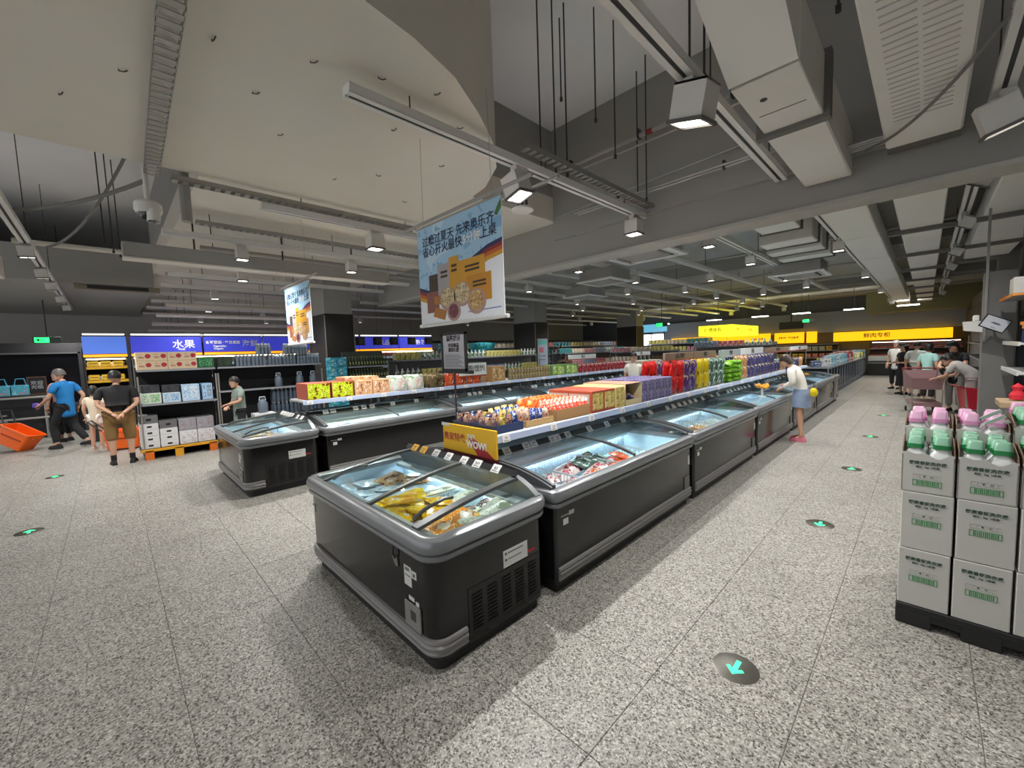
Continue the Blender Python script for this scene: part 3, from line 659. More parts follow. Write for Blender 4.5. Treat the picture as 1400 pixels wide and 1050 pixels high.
# ------------------------------------------------------------------ shelves riding over the islands
lip = M('shelf_lip', '#aebcd6', .35, noise=.03); board = M('shelf_board', '#b9bcbb', .4, .2)
def island_shelf(label, xc, y0, y1, z, hw=.31):
    t = thing('island_shelf', label, 'shelf', (xc, y0, 0))
    ob('board', MB().bbox(-hw, 0, z-.03, hw, y1-y0, z, board, .003), t)
    for s in (-1, 1):
        o_ = ob('price_rail', MB().loft([[(s*(hw+.002), v, z+.005), (s*(hw+.018), v, z-.005), (s*(hw+.028), v, z-.06), (s*(hw+.02), v, z-.062), (s*(hw+.002), v, z-.03)] for v in (0, y1-y0)], lip), t)
    n = int((y1-y0)/1.25)+1
    for k in range(n):
        ob('post', MB().box(-.16, -.02, .88, -.13, .02, z-.03, steelb).box(.13, -.02, .88, .16, .02, z-.03, steelb).box(-.2, -.02, z-.055, .2, .02, z-.03, steelb), t, (0, .1+k*(y1-y0-.2)/(n-1), 0))
    Tm = Matrix.Rotation(PI/2, 4, 'Z') @ Matrix.Rotation(math.radians(76), 4, 'X')
    for k in range(int((y1-y0)/.62)):
        g = ob('price_tag', TAGM['r' if k % 3 == 0 else 'w'], t); g.matrix_local = Matrix.Translation((hw+.027, .1+k*.62, z-.03)) @ Tm
        ob('lettering', text_mesh(['9.9', '12.9', '19.9', '6.8', '15.9'][k % 5], .024, inkr if k % 3 == 0 else ink, .0004), g, (0, .002, .0032))
    return t
SZ = 1.105
island_shelf('long shelf over the middle of the right freezer island, lined with packs', -2.77, 2.2, 14.6, SZ)
island_shelf('long shelf over the middle of the left freezer island, lined with cartons', -7.1, 2.1, 14.6, 1.145)

# yellow special-offer board at the head of the right shelf
ylw = M('sign_yellow', '#e6b312', .45, noise=.03, scale=5); dred = M('sign_red', '#a5262c', .5); maroon = M('sign_maroon', '#5e1f22', .5); whl = M('letter_white', '#f0efe9', .5, noise=0)
t = thing('offer_sign', 'yellow special-offer board with red lettering on the near head freezer', 'sign', (-2.735, 2.135, .9))
ob('board', MB().bbox(-.36, 0, .03, .36, .02, .265, ylw, .002).box(-.36, -.002, 0, .36, .022, .03, maroon), t)
ob('red_flash', MB().loft([[(.0, -.003, .17), (.09, -.003, .17), (.34, -.003, .03), (.13, -.003, .03)], [(.0, -.0005, .17), (.09, -.0005, .17), (.34, -.0005, .03), (.13, -.0005, .03)]], dred), t)
text('奥家特卖', .078, dred, (-.19, -.002, .15), '-y', t, .0008)
text('超值', .05, whl, (.05, -.005, .175), '-y', t, .002)
text('WOW!', .083, whl, (.118, -.005, .115), '-y', t, .003)
ob('tape', MB().box(-.37, -.004, .245, -.26, -.002, .272, tagw), t)
# framed poster on a black pole
t = thing('poster_stand', 'black-framed notice on a thin pole rising from the near shelf', 'poster stand', (-3.1, 2.3, SZ))
ob('pole', MB().tube([(0, 0, 0), (0, 0, .53)], .009, darkm, 8), t)
fr_ = MB()
for a in ((-.19, 0, .52, .19, .014, .545), (-.19, 0, .86, .19, .014, .88), (-.19, 0, .52, -.165, .014, .88), (.165, 0, .52, .19, .014, .88)): fr_.box(a[0], -.007, a[2], a[3], .014, a[5], black)
ob('frame', fr_, t); ob('crossbar', MB().box(-.26, -.005, .5, .26, .008, .522, black), t)
pp = ob('paper', MB().box(-.165, 0, .545, .165, .004, .86, M('paper_grey', '#b9b7bd', .7)), t)
ob('clip', MB().box(.21, -.008, .5, .27, .012, .53, black), t)
text('温馨提示', .055, ink, (0, -.002, .825), '-y', pp, .001)
text('冷冻商品\n请勿久放', .042, ink, (0, -.002, .74), '-y', pp, .0008)
li = MB()
for k in range(9): li.box(-.14, -.0015, .56+k*.014, .14-(k % 3)*.03, -.0005, .564+k*.014, ink)
ob('small_print', li, pp)
# header signs
def header(label, xc, y0, y1, z0, z1, body, m, face='+x', foot=True):
    t = thing('header_sign', label, 'sign', (xc, y0, z0)); l = y1-y0
    ob('panel', MB().bbox(-.02, 0, .02 if foot else 0, .02, l, z1-z0, m, .003), t)
    if foot: ob('base_strip', MB().box(-.022, 0, 0, .022, l, .02, M('strip_red', '#9c3b24', .5)), t)
    ob('legs', MB().box(-.008, .1, 1.1-z0, .008, .12, 0, steelb).box(-.008, l-.12, 1.1-z0, .008, l-.1, 0, steelb), t)
    if body: text(body, (z1-z0)*.62, ink, (.0215, l/2, (z1-z0)*.56), '+x', t, .002)
brs = M('header_bronze', '#8a7767', .4, .2); gry = M('header_grey', '#8f9a9c', .4); wht = M('header_white', '#d2d8d6', .4)
header('bronze header sign over the red and purple bags, first of two', -2.77, 5.95, 7.0, 1.56, 1.69, '点心 蛋挞', brs)
header('bronze header sign over the yellow bags, second of two', -2.77, 7.03, 8.05, 1.56, 1.69, '肉肠', brs)
header('grey header sign beside the white one over the freezers', -2.77, 8.3, 9.5, 1.54, 1.69, '海鲜', gry, foot=False)
header('white header sign with a red foot over the green bags', -2.77, 9.52, 11.2, 1.53, 1.7, '甜品', wht)
header('bronze header sign farther along the right shelf', -2.77, 11.4, 13.8, 1.54, 1.68, '速冻 面食', brs)
header('white header sign near the far end of the right shelf', -2.77, 14.0, 16.4, 1.54, 1.67, '冰淇淋', wht)
t = thing('header_sign', 'white header board for dumplings over the left shelf', 'sign', (-7.1, 4.9, 1.3))
t.location = (-6.82, 5.55, 1.33)
ob('panel', MB().bbox(-.015, -.37, 0, .015, .37, .26, wht, .003), t); ob('base_strip', MB().box(-.017, -.37, -.03, .017, .37, 0, M('strip_red', '#9c3b24', .5)), t)
ob('leg', MB().box(-.006, -.2, -.2, .006, -.18, 0, steelb).box(-.006, .18, -.2, .006, .2, 0, steelb), t)
text('汤圆|馄饨', .15, ink, (.0165, 0, .13), '+x', t, .0015)
for y, b in ((9.0, '面点'), (12.4, '水饺')):
    header('white header sign farther along the left shelf, '+('nearer' if y < 10 else 'farther')+' of two', -6.9, y, y+1.3, 1.52, 1.66, b, wht)

# ------------------------------------------------------------------ hanging banners
def banner(label, xc, y, ztop, w_, h, hang=3.75):
    t = thing('hanging_banner', label, 'banner', (xc, y, ztop-h))
    X = lambda u: -w_/2+u*w_
    sky = P('banner_sky', '#a5cbe6', '#bfdaec', '#86b4d8', 2.2, .5); wh = M('banner_white', '#eceef4', .55, noise=.02)
    ob('sheet', MB().box(-w_/2, 0, 0, w_/2, .006, h, wh), t)
    def flat(pts, m, d, name='print'):
        return ob(name, MB().loft([[(X(u), -d, v*h) for u, v in pts], [(X(u), -.0002, v*h) for u, v in pts]], m), t)
    wave = [(0, .40), (.15, .345), (.3, .36), (.5, .45), (.7, .57), (.85, .63), (1, .655)]
    flat([(0, 1), (1, 1)]+wave[::-1], sky, .0008, 'sky_print')
    dz = [(u, v-.035) for u, v in wave]
    for q, m in ((0, '#2a2f5c'), (1, '#8f2c2c'), (2, '#c4622a'), (3, '#d29a2c')):
        flat([(u, v+.0-.033*q) for u, v in wave]+[(u, v-.034*(q+1)) for u, v in wave[::-1]], M('stripe_'+m[1:], m, .5, noise=.02), .0012+.0001*q, 'stripe')
    dk = M('banner_ink', '#26304a', .5, noise=0)
    text('过瘾过夏天 先来奥乐齐', w_*.084, dk, (0, -.0026, h*.84), '-y', t, w_*.0008)
    text('省心开火最快', w_*.086, dk, (X(.325), -.0026, h*.735), '-y', t, w_*.0008)
    text('5分钟', w_*.08, whl, (X(.69), -.0026, h*.735), '-y', t, w_*.0008)
    text('上桌', w_*.086, dk, (X(.885-.02), -.0026, h*.735), '-y', t, w_*.0008)
    flat([(.93, .86), (.97, .93), (1, .97), (1, .9), (.96, .84)], M('leaf_green', '#4f7d45', .6), .0018)
    def pack(u0, v0, u1, v1, m, d, dark=True):
        o_ = flat([(u0, v0), (u1, v0), (u1, v1), (u0, v1)], m, d, 'pack_print')
        if dark:
            for k in range(2): flat([(u0+.25*(u1-u0), v0+(.55+.14*k)*(v1-v0)), (u1-.2*(u1-u0), v0+(.55+.14*k)*(v1-v0)), (u1-.2*(u1-u0), v0+(.63+.14*k)*(v1-v0)), (u0+.25*(u1-u0), v0+(.63+.14*k)*(v1-v0))], M('pack_ink', '#4b3a2c', .6), d+.0004)
    yl = M('pack_yellow', '#d39a2a', .5); bw = M('pack_brown', '#4a3b35', .5)
    pack(.14, .28, .27, .50, bw, .002); pack(.26, .28, .42, .58, M('pack_grey', '#a9a4a6', .5), .0022); pack(.41, .3, .53, .62, yl, .0024)
    pack(.53, .3, .82, .56, yl, .0026); pack(.62, .16, .88, .40, M('pack_orange', '#c98a24', .5), .0034)
    pack(.1, .12, .26, .33, M('pack_red', '#8c5a48', .5), .003, False)
    def disc(u, v, r, m, d):
        flat([(u+r*math.cos(a*PI/10), v+r*1.15*math.sin(a*PI/10)) for a in range(20)], m, d, 'dish_print')
    dish = M('dish_pink', '#b08d84', .5); cream = P('dish_cream', '#c8b48c', '#8f7348', '#e2d6b0', 7)
    for u, v in ((.38, .235), (.56, .25)): disc(u, v, .1, dish, .0042); disc(u, v+.01, .085, cream, .0046)
    disc(.72, .16, .1, dish, .0048); disc(.715, .17, .08, P('dish_gold', '#c09a5c', '#9c6a30', '#d8c090', 5), .0052)
    disc(.45, .1, .08, dish, .0054); disc(.45, .105, .06, P('dish_beet', '#6d2b33', '#45161c', '#93525a', 7), .0058)
    flat([(.18, .08), (.33, .03), (.36, .12), (.22, .17)], M('toast', '#b47a3c', .6), .005); flat([(.2, .2), (.29, .19), (.28, .27), (.2, .28)], M('toast', '#b47a3c', .6), .004)
    flat([(.62, .07), (.97, .075), (.97, .085), (.62, .08)], M('caption_blue', '#7f93c0', .6), .002)
    ob('bottom_bar', MB().tube([(-w_/2-.02, .003, -.004), (w_/2+.035, .003, -.004)], .016, white, 10), t)
    ob('top_bar', MB().tube([(-w_/2-.01, .003, h), (w_/2+.01, .003, h)], .01, greyp, 8), t)
    for q in (-1, 1): ob('hanger_wire', MB().tube([(q*(w_/2-.1), .003, h), (q*(w_/2-.12), .003, hang-(ztop-h))], .0018, greyp, 5), t)
    ob('hanger_bar', MB().tube([(-w_/2-.25, .02, h+.05), (w_/2+.3, .02, h+.05)], .014, greyp, 8), t)
banner('big hanging banner with food packs under two lines of Chinese text, over the near freezers', -2.82, 2.16, 2.955, 1.15, .89)
banner('smaller-looking hanging banner at the left, in front of the black column', -6.9, 2.16, 2.945, 1.15, .9, 3.93)
# ------------------------------------------------------------------ packs
def bag_mesh(name, m, w_, l, t, seed=0, crimp=True):
    r = random.Random(seed); nx, ny = 7, 9; v = []; f = []
    for s in (1, -1):
        for j in range(ny):
            for i in range(nx):
                a = i/(nx-1)*2-1; b = j/(ny-1)*2-1
                hgt = t/2*max(0, (1-abs(a)**2.6))**.6*max(0, (1-abs(b)**3.2))**.6
                hgt *= 1+r.uniform(-.22, .22)
                pinch = 1-.06*abs(b)**2
                v.append((a*w_/2*pinch, b*l/2+r.uniform(-.004, .004), s*(hgt+.001)))
        o = 0 if s == 1 else nx*ny
        for j in range(ny-1):
            for i in range(nx-1):
                q = o+j*nx+i; f.append((q, q+1, q+nx+1, q+nx) if s == 1 else (q, q+nx, q+nx+1, q+1))
    n = nx*ny
    for j in range(ny-1):
        for i in (0, nx-1): q = j*nx+i; f.append((q, q+nx, q+nx+n, q+n))
    for i in range(nx-1):
        for j in (0, ny-1): q = j*nx+i; f.append((q, q+1, q+1+n, q+n))
    mb = MB().add(v, f, m)
    return mb.mesh(name, 40)
class Kind:
    """one kind of goods: every member is a top-level object sharing one mesh"""
    def __init__(s, name, me, label, cat, group): s.name, s.me, s.label, s.cat, s.group = name, me, label, cat, group
    def put(s, loc, rot=(0, 0, 0), label=None, sc=None):
        o = bpy.data.objects.new(s.name, s.me); COL.objects.link(o); o.location = loc; o.rotation_euler = rot
        if sc: o.scale = sc
        return tag(o, label or s.label, s.cat, s.group)
def heap(kind, pts, z, tilt=.3, base=0, spin=.5):
    for i, p in enumerate(pts):
        kind.put((p[0], p[1], z+(p[2] if len(p) > 2 else 0)), (rnd.uniform(-tilt, tilt), rnd.uniform(-tilt, tilt), base+rnd.uniform(-spin, spin)))
R = rnd.uniform
# contents of the near head freezer
Yb = [Kind('frozen_food_bag', bag_mesh('frozen_food_bag', P('bag_yellow%d' % k, '#e6bf1c', c, d, 2.4, .25), .2, .27, .06, k), 'plump yellow frozen-food bag heaped in the middle of the near head freezer', 'food bag', 'yellow bags in the near freezer') for k, (c, d) in enumerate((('#f2da5a', '#c99a14'), ('#e6e6da', '#d0901c')))]
Ob = Kind('frozen_food_bag', bag_mesh('frozen_food_bag', P('bag_orange', '#dd8a1c', '#e8b437', '#f2e4c8', 2.2, .25), .2, .27, .06, 5), 'orange frozen-food bag at the right end of the near head freezer', 'food bag', 'orange bags in the near freezer')
Wb = Kind('frozen_food_bag', bag_mesh('frozen_food_bag', P('bag_paleblue', '#c3d3da', '#e6ecec', '#93aebb', 2.2, .25), .22, .3, .05, 6), 'pale blue-white frozen bag at the left end of the near head freezer', 'food bag', 'pale bags in the near freezer')
Bb = Kind('frozen_food_bag', bag_mesh('frozen_food_bag', P('bag_brown', '#c9a478', '#dfd8cf', '#6b4a3a', 2.6, .25), .2, .26, .06, 8), 'clear bag of brownish frozen food lying on the pale bags, near head freezer', 'food bag', 'clear bags in the near freezer')
Gb = Kind('frozen_food_bag', bag_mesh('frozen_food_bag', P('bag_whiteyellow', '#dfe3d6', '#d8d040', '#9aa48c', 2.2, .25), .2, .28, .045, 9), 'white bag with yellow print among the bags of the near head freezer', 'food bag', 'white and yellow bags in the near freezer')
for k in range(2):   # lower layer, fills the basket
    for x in (-3.55, -3.33, -3.12): heap(Wb, [(x, 1.37), (x+.02, 1.75)], .46+.085*k, .1, 0, .3)
    for x in (-2.87, -2.64, -2.42, -2.25): heap(Yb[k], [(x, 1.38), (x, 1.74)], .46+.09*k, .1, 0, .3)
    for x in (-2.02,): heap(Ob, [(x, 1.38), (x, 1.74)], .46+.09*k, .1, 0, .2)
heap(Wb, [(-3.52, 1.35), (-3.28, 1.4), (-3.5, 1.62), (-3.2, 1.66), (-3.05, 1.45), (-3.0, 1.75), (-3.35, 1.85)], .65, .2)
heap(Bb, [(-3.33, 1.72, .02), (-3.12, 1.84, .02)], .675, .22)
heap(Yb[0], [(-2.86, 1.36), (-2.63, 1.33, .02), (-2.45, 1.5, .03), (-2.68, 1.62), (-2.85, 1.6)], .665, .3)
heap(Yb[1], [(-2.74, 1.48, .03), (-2.5, 1.36, .02), (-2.3, 1.55, .02), (-2.52, 1.72)], .675, .3)
heap(Gb, [(-2.78, 1.86), (-2.45, 1.84, .02), (-2.2, 1.8), (-2.04, 1.8, .03), (-1.98, 1.62, .03)], .675, .22)
heap(Ob, [(-2.1, 1.34, .02), (-1.98, 1.45, .03), (-2.12, 1.53, .03), (-1.99, 1.32), (-2.02, 1.66, .01)], .67, .28)
Dk = Kind('frozen_food_bag', bag_mesh('frozen_food_bag', P('bag_dark', '#4a4040', '#8b7a72', '#e8dede', 3, .25), .18, .25, .06, 4), 'dark bag beside the lid divider in the near head freezer', 'food bag', 'dark bags in the near freezer')
heap(Dk, [(-2.24, 1.43, .02), (-2.2, 1.66, .02), (-2.18, 1.85, .02)], .65, .2)
# first freezer of the right row: meat bags; second: orange packs; third and on: pale trays
Rb = [Kind('frozen_food_bag', bag_mesh('frozen_food_bag', P('bag_meat%d' % k, a, b_, c, 3, .25), .19, .27, .06, 20+k), l, 'food bag', g) for k, (a, b_, c, l, g) in enumerate((
    ('#d6c3c0', '#c43a46', '#8a2a34', 'red-and-white bag of frozen meat in the first long freezer', 'meat bags in the first long freezer'),
    ('#47524c', '#a8b8ae', '#1f2624', 'dark green bag lying on the meat bags in the first long freezer', 'dark bags in the first long freezer'),
    ('#d9582a', '#e8b08a', '#8f2a1c', 'orange-red bag at the front of the first long freezer', 'orange bags in the first long freezer'),
    ('#cfc6cb', '#9f94a0', '#6c6470', 'greyish bag at the near end of the first long freezer', 'grey bags in the first long freezer')))]
for k in range(2): heap(Rb[k*3 % 4], [(-2.02-.24*i, 2.5+.27*j) for i in range(2) for j in range(5)], .44+.07*k, .12)
heap(Rb[3], [(-2.28, 2.42), (-2.05, 2.5), (-2.42, 2.62), (-2.2, 2.6, .02)], .6, .25)
heap(Rb[0], [(-2.12, 2.75), (-2.32, 2.85, .02), (-2.08, 2.98, .03), (-2.15, 3.2, .03), (-2.38, 3.05, .02), (-2.22, 3.5, .03), (-2.05, 3.25, .02)], .62, .35)
heap(Rb[1], [(-2.32, 3.25, .04), (-2.45, 3.4, .02), (-2.28, 3.45, .04)], .63, .35)
heap(Rb[2], [(-1.97, 2.42), (-1.98, 2.75, .03), (-2.0, 3.05, .04), (-2.02, 3.38, .05), (-2.12, 3.62, .06), (-2.22, 3.72, .05), (-2.05, 3.5, .05)], .62, .3, .3)
Pw = Kind('frozen_tray', MB().bbox(-.17, -.22, 0, .17, .22, .09, P('tray_paleblue', '#c6e2e4', '#dcefee', '#b2d0d6', 2.5), .012).mesh('frozen_tray'), 'pale blue carton lying flat in the far half of the first long freezer', 'frozen pack', 'pale cartons in the first long freezer')
for x in (-2.06, -2.42):
    for y in (4.05, 4.42): Pw.put((x, y, .38)); Pw.put((x+R(-.01, .01), y, .475), (0, 0, R(-.05, .05)))
Op = Kind('frozen_food_bag', bag_mesh('frozen_food_bag', P('bag_amber', '#e0951f', '#eeb648', '#9c5a14', 4, .3), .15, .19, .06, 31), 'amber snack pack piled at the near end of the second long freezer', 'food bag', 'amber packs in the second long freezer')
for k in range(3): heap(Op, [(-2.05-.16*i, 5.0+.2*j) for i in range(3) for j in range(7)], .44+.065*k, .25)
Wp = Kind('frozen_food_bag', bag_mesh('frozen_food_bag', P('bag_white_frozen', '#c8ccc8', '#e2e6e2', '#8f9a90', 3, .3), .2, .27, .06, 33), 'white frozen bag in the long freezers before the woman', 'food bag', 'white bags in the long freezers')
for y in (6.5, 6.8): heap(Wp, [(-2.05, y), (-2.3, y+.05), (-2.55, y), (-2.1, y+.1, .07), (-2.35, y, .08)], .5, .2)
for y in (7.5, 7.9, 8.3, 8.7, 9.2): heap(Wp, [(-2.05, y), (-2.3, y+.05), (-2.5, y), (-2.15, y, .06)], .5, .2)
Lb = [Kind('frozen_food_bag', bag_mesh('frozen_food_bag', P('bag_left%d' % k, a, b_, c, 3, .25), .21, .28, .06, 40+k), l, 'food bag', g) for k, (a, b_, c, l, g) in enumerate((
    ('#e0902a', '#f0c860', '#b43c1c', 'orange bag heaped in the left head freezer', 'orange bags in the left head freezer'),
    ('#7b5f3c', '#c9b48c', '#3c3024', 'brown bag at the back of the left head freezer', 'brown bags in the left head freezer'),
    ('#d6d2c4', '#c8a040', '#8d8570', 'white bag at the front of the left head freezer', 'white bags in the left head freezer')))]
for k in range(2): heap(Lb[1], [(-7.9+.25*i, 1.38+.36*j) for i in range(7) for j in range(2)], .43+.06*k, .1)
heap(Lb[1], [(-7.8, 1.75), (-7.55, 1.8), (-7.3, 1.8), (-7.6, 1.5)], .57, .2)
heap(Lb[0], [(-7.75, 1.32, .02), (-7.1, 1.5, .03), (-6.9, 1.55, .04), (-6.75, 1.6, .04), (-6.98, 1.75, .03), (-6.6, 1.72, .03), (-7.22, 1.38, .02)], .59, .25)
heap(Lb[2], [(-6.95, 1.33), (-6.7, 1.36), (-6.45, 1.5), (-6.4, 1.75), (-7.4, 1.34)], .58, .2)
Tp = Kind('frozen_tray', MB().bbox(-.16, -.22, 0, .16, .22, .1, P('tray_tan', '#b9a06a', '#d8c89a', '#7d6a40', 3), .01).mesh('frozen_tray'), 'tan frozen carton in the left island row', 'frozen pack', 'tan cartons in the left island row')
for y in (2.5, 2.95, 3.4, 3.9, 4.3, 5.1, 5.6, 6.2):
    for x in (-6.4, -6.75): Tp.put((x, y, .42)); Tp.put((x, y+.01, .525))

# ------------------------------------------------------------------ cartons and trays on the shelves
def open_tray(name, w_, d, h, m, inside=None):
    t_ = .006; mb = MB().box(-w_/2, -d/2, 0, w_/2, d/2, t_, m)
    for a in ((-w_/2, -d/2, w_/2, -d/2+t_), (-w_/2, d/2-t_, w_/2, d/2), (-w_/2, -d/2, -w_/2+t_, d/2), (w_/2-t_, -d/2, w_/2, d/2)): mb.box(a[0], a[1], 0, a[2], a[3], h, m)
    return mb.mesh(name)
def printed_box(name, w_, d, h, base, front, faces=('+x',), c=.004, art=.8):
    """carton: plain sides plus a printed panel on the named faces"""
    mb = MB().bbox(-w_/2, -d/2, 0, w_/2, d/2, h, base, c)
    for f in faces:
        if f == '+x': mb.box(w_/2, -d/2*art, h*(1-art)/2, w_/2+.0012, d/2*art, h*(1+art)/2, front)
        if f == '-y': mb.box(-w_/2*art, -d/2-.0012, h*(1-art)/2, w_/2*art, -d/2, h*(1+art)/2, front)
        if f == 'top': mb.box(-w_/2*art, -d/2*art, h, w_/2*art, d/2*art, h+.0012, front)
    mb.box(-w_/2-.0008, -.012, h*.35, w_/2+.0008, .012, h+.0008, base)
    return mb.mesh(name)
cardb = M('cardboard', '#b58d5e', .8, noise=.08); kraft = M('kraft_inner', '#7d5a38', .85); tan = M('carton_tan', '#cba873', .75)
blue_t = M('tray_navy', '#2f3f66', .6); peach = M('carton_peach', '#dfae84', .6)
BT = Kind('display_tray', open_tray('display_tray', .27, .34, .07, blue_t), 'navy display tray of small packs at the head of the near shelf', 'tray', 'navy trays')
BGT = Kind('display_tray', open_tray('display_tray', .27, .38, .06, tan), 'tan display tray of packs on the near shelf, behind the navy trays', 'tray', 'tan trays')
sp = [Kind('snack_pack', bag_mesh('snack_pack', P('snack%d' % k, a, b_, c, 3, .3), .075, .12, .04, 60+k), 'small pack standing in the trays at the head of the near shelf', 'snack pack', 'small packs in the near trays') for k, (a, b_, c) in enumerate((('#d8c860', '#ece6c8', '#8a5a3c'), ('#5c4a6c', '#c9b49a', '#e0a048'), ('#2a4c9c', '#d6dcec', '#20305c'), ('#c8a08c', '#e8dcc8', '#7a3a34')))]
for i, x in enumerate((-2.93, -2.625)):
    BT.put((x, 2.4, SZ))
    for a in range(3):
        for b_ in range(4): sp[(a+b_+i) % 4 if b_ else (1, 3)[a % 2]].put((x-.085+a*.085, 2.275+b_*.08, SZ+.065+R(-.005, .01)), (PI/2+R(-.15, .15), 0, R(-.15, .15)))
for i, (x, y) in enumerate(((-2.625, 2.8), (-2.93, 2.8))):
    BGT.put((x, y, SZ))
    for a in range(3):
        for b_ in range(4): sp[(2, 3, 3, 2)[(a+b_) % 4] if i == 0 else (0, 2)[a % 2]].put((x-.085+a*.085, y-.14+b_*.09, SZ+.07+R(-.005, .015)), (PI/2+R(-.2, .2), 0, PI/2+R(-.2, .2)))
BB = Kind('display_tray', open_tray('display_tray', .3, .56, .11, cardb), 'cardboard tray of orange and red bags on the near shelf', 'tray', 'cardboard trays')
orr = [Kind('snack_bag', bag_mesh('snack_bag', P('snackbag%d' % k, a, b_, c, 3, .3), .13, .18, .05, 70+k), l, 'snack bag', g) for k, (a, b_, c, l, g) in enumerate((('#d8442c', '#f0a888', '#f2e0d0', 'red snack bag in the right-hand cardboard tray on the near shelf', 'red snack bags'), ('#e06a24', '#f0b060', '#c23a1c', 'orange snack bag in the left-hand cardboard tray on the near shelf', 'orange snack bags')))]
for i, x in enumerate((-2.62, -2.93)):
    BB.put((x, 3.29, SZ))
    for b_ in range(8):
        for a in range(2): orr[i].put((x-.07+a*.14, 3.06+b_*.066, SZ+.1), (PI/2-.3+R(-.1, .1), R(-.1, .1), R(-.1, .1)))
redb = M('carton_brickred', '#a3492f', .6); gw = M('carton_window_grey', '#b3aa9f', .6)
ylp = P('carton_yellow_print', '#c9b05c', '#e4d69a', '#7c6a28', 5)
mb = MB().bbox(-.3, -.11, 0, .3, .11, .235, redb, .004).box(.3, -.1, .03, .3015, .1, .21, ylp)
for u in (-.285, .0): mb.box(u, -.1115, .05, u+.265, -.11, .2, gw).box(u+.2, -.1122, .09, u+.22, -.1115, .11, ink)
CR = Kind('carton', mb.mesh('carton'), 'brick-red carton with a yellow print end across the near shelf', 'carton', 'brick-red cartons')
for y in (3.72, 3.95): CR.put((-2.77, y, SZ))
CY = Kind('carton', printed_box('carton', .6, .2, .24, M('carton_straw', '#d8bf7c', .6), ylp), 'straw-yellow carton next to the brick-red cartons on the near shelf', 'carton', 'straw cartons')
CY.put((-2.77, 4.17, SZ))
mb = MB().box(-.3, -.2, 0, .3, .2, .005, cardb).box(-.3, -.2, 0, .3, -.194, .26, M('carton_cream', '#d8c69a', .7)).box(-.3, .194, 0, .3, .2, .26, M('carton_cream', '#d8c69a', .7)).box(-.3, -.2, 0, -.294, .2, .26, kraft).box(.294, -.2, 0, .3, .2, .07, M('carton_cream', '#d8c69a', .7)).box(-.3, -.2, .255, .3, .2, .26, M('carton_rose', '#b98a74', .7))
o = ob('open_carton', mb.mesh('open_carton')); o.location = (-2.77, 4.49, SZ); tag(o, 'open-sided carton with a kraft inside and packs lying in it, near shelf', 'carton')
for k in range(8): sp[(2, 3)[k % 2]].put((-2.56+R(-.05, .03), 4.36+k*.036, SZ+.05+.03*(k % 3)), (R(-.5, .5), R(-.3, .3), R(0, 3)))
PP = [Kind('snack_pack', MB().bbox(-.06, -.045, 0, .06, .045, .135, P('purple%d' % k, a, b_, c, 4, .35), .008).mesh('snack_pack'), 'small purple-blue pack in the stacked wall on the near shelf', 'snack pack', 'purple-blue packs') for k, (a, b_, c) in enumerate((('#5a5488', '#8f8cae', '#c8b8c4'), ('#4a4a86', '#7f86b4', '#b09a78')))]
for y_ in range(9):
    for z_ in range(2):
        for x_ in range(4): PP[(y_+z_+x_) % 2].put((-2.53-.16*x_, 4.76+.094*y_, SZ+.137*z_))
def stand(kind, x, y, z, lean=0, yaw=0, sc=None): kind.put((x, y, z), (PI/2+lean, 0, PI/2+yaw), None, sc)
def chip(label, cat, g, a, b_, c, w_=.2, l=.27, t_=.08, seed=0): return Kind('snack_bag', bag_mesh('snack_bag', P('chip_'+a[1:]+b_[1:], a, b_, c, 2.6, .25), w_, l, t_, seed), label, cat, g)
rb_ = chip('glossy red bag standing on the right shelf', 'snack bag', 'red bags', '#c8201f', '#d84a44', '#7a1414', seed=1)
pb_ = chip('purple bag on the right shelf, between red and yellow bags', 'snack bag', 'purple bags', '#4c2f66', '#c0a468', '#8a7ab0', seed=2)
yb_ = chip('bright yellow bag on the right shelf', 'snack bag', 'yellow bags', '#d8bd10', '#e6d860', '#8f7a14', seed=3)
gb_ = chip('dark green bag with white print on the right shelf', 'snack bag', 'dark green bags', '#3c5f50', '#a8c0b4', '#c8d8cc', seed=4)
lg_ = chip('bright green bag lying stacked on the right shelf', 'snack bag', 'bright green bags', '#7cb02c', '#a8d060', '#3c7a20', .24, .3, .09, seed=5)
br_ = chip('tan and white bag on the right shelf past the green bags', 'snack bag', 'tan bags', '#b98a5c', '#e0d4c4', '#7d4a34', seed=6)
nb_ = chip('navy bag with a cream panel on the right shelf', 'snack bag', 'navy bags', '#38406c', '#c8bca0', '#7a5a6c', seed=7)
for k, ys, zz_ in ((rb_, (5.72, 5.95), 2), (pb_, (6.2, 6.42), 2), (yb_, (6.68, 6.93), 2), (gb_, (7.2, 7.43, 7.66), 2), (br_, (8.75, 8.98), 2), (nb_, (9.25, 9.5, 9.75, 10, 10.25, 10.5, 10.75, 11.0), 2)):
    for y in ys:
        for z_ in range(zz_):
            for x in (-2.53, -2.63, -2.95):
                stand(k, x, y, SZ+.135+.2*z_, R(-.1, .1)+.06, R(-.1, .1))
                S.objects[-1]['label'] = ('lower ' if z_ == 0 else 'upper ')+('front-row ' if x == -2.53 else 'second-row ' if x == -2.63 else 'rear-row ')+k.label
for y in (7.98, 8.3, 8.55):
    for z_ in range(5): lg_.put((-2.6, y, SZ+.045+.075*z_), (R(-.15, .15), R(-.1, .1), PI/2+R(-.2, .2)))
for i, y in enumerate([11.4+.26*k for k in range(12)]):
    for x in (-2.55, -2.9): stand((nb_, br_, pb_, gb_)[(i//2) % 4], x, y, SZ+.135, .05, R(-.1, .1))
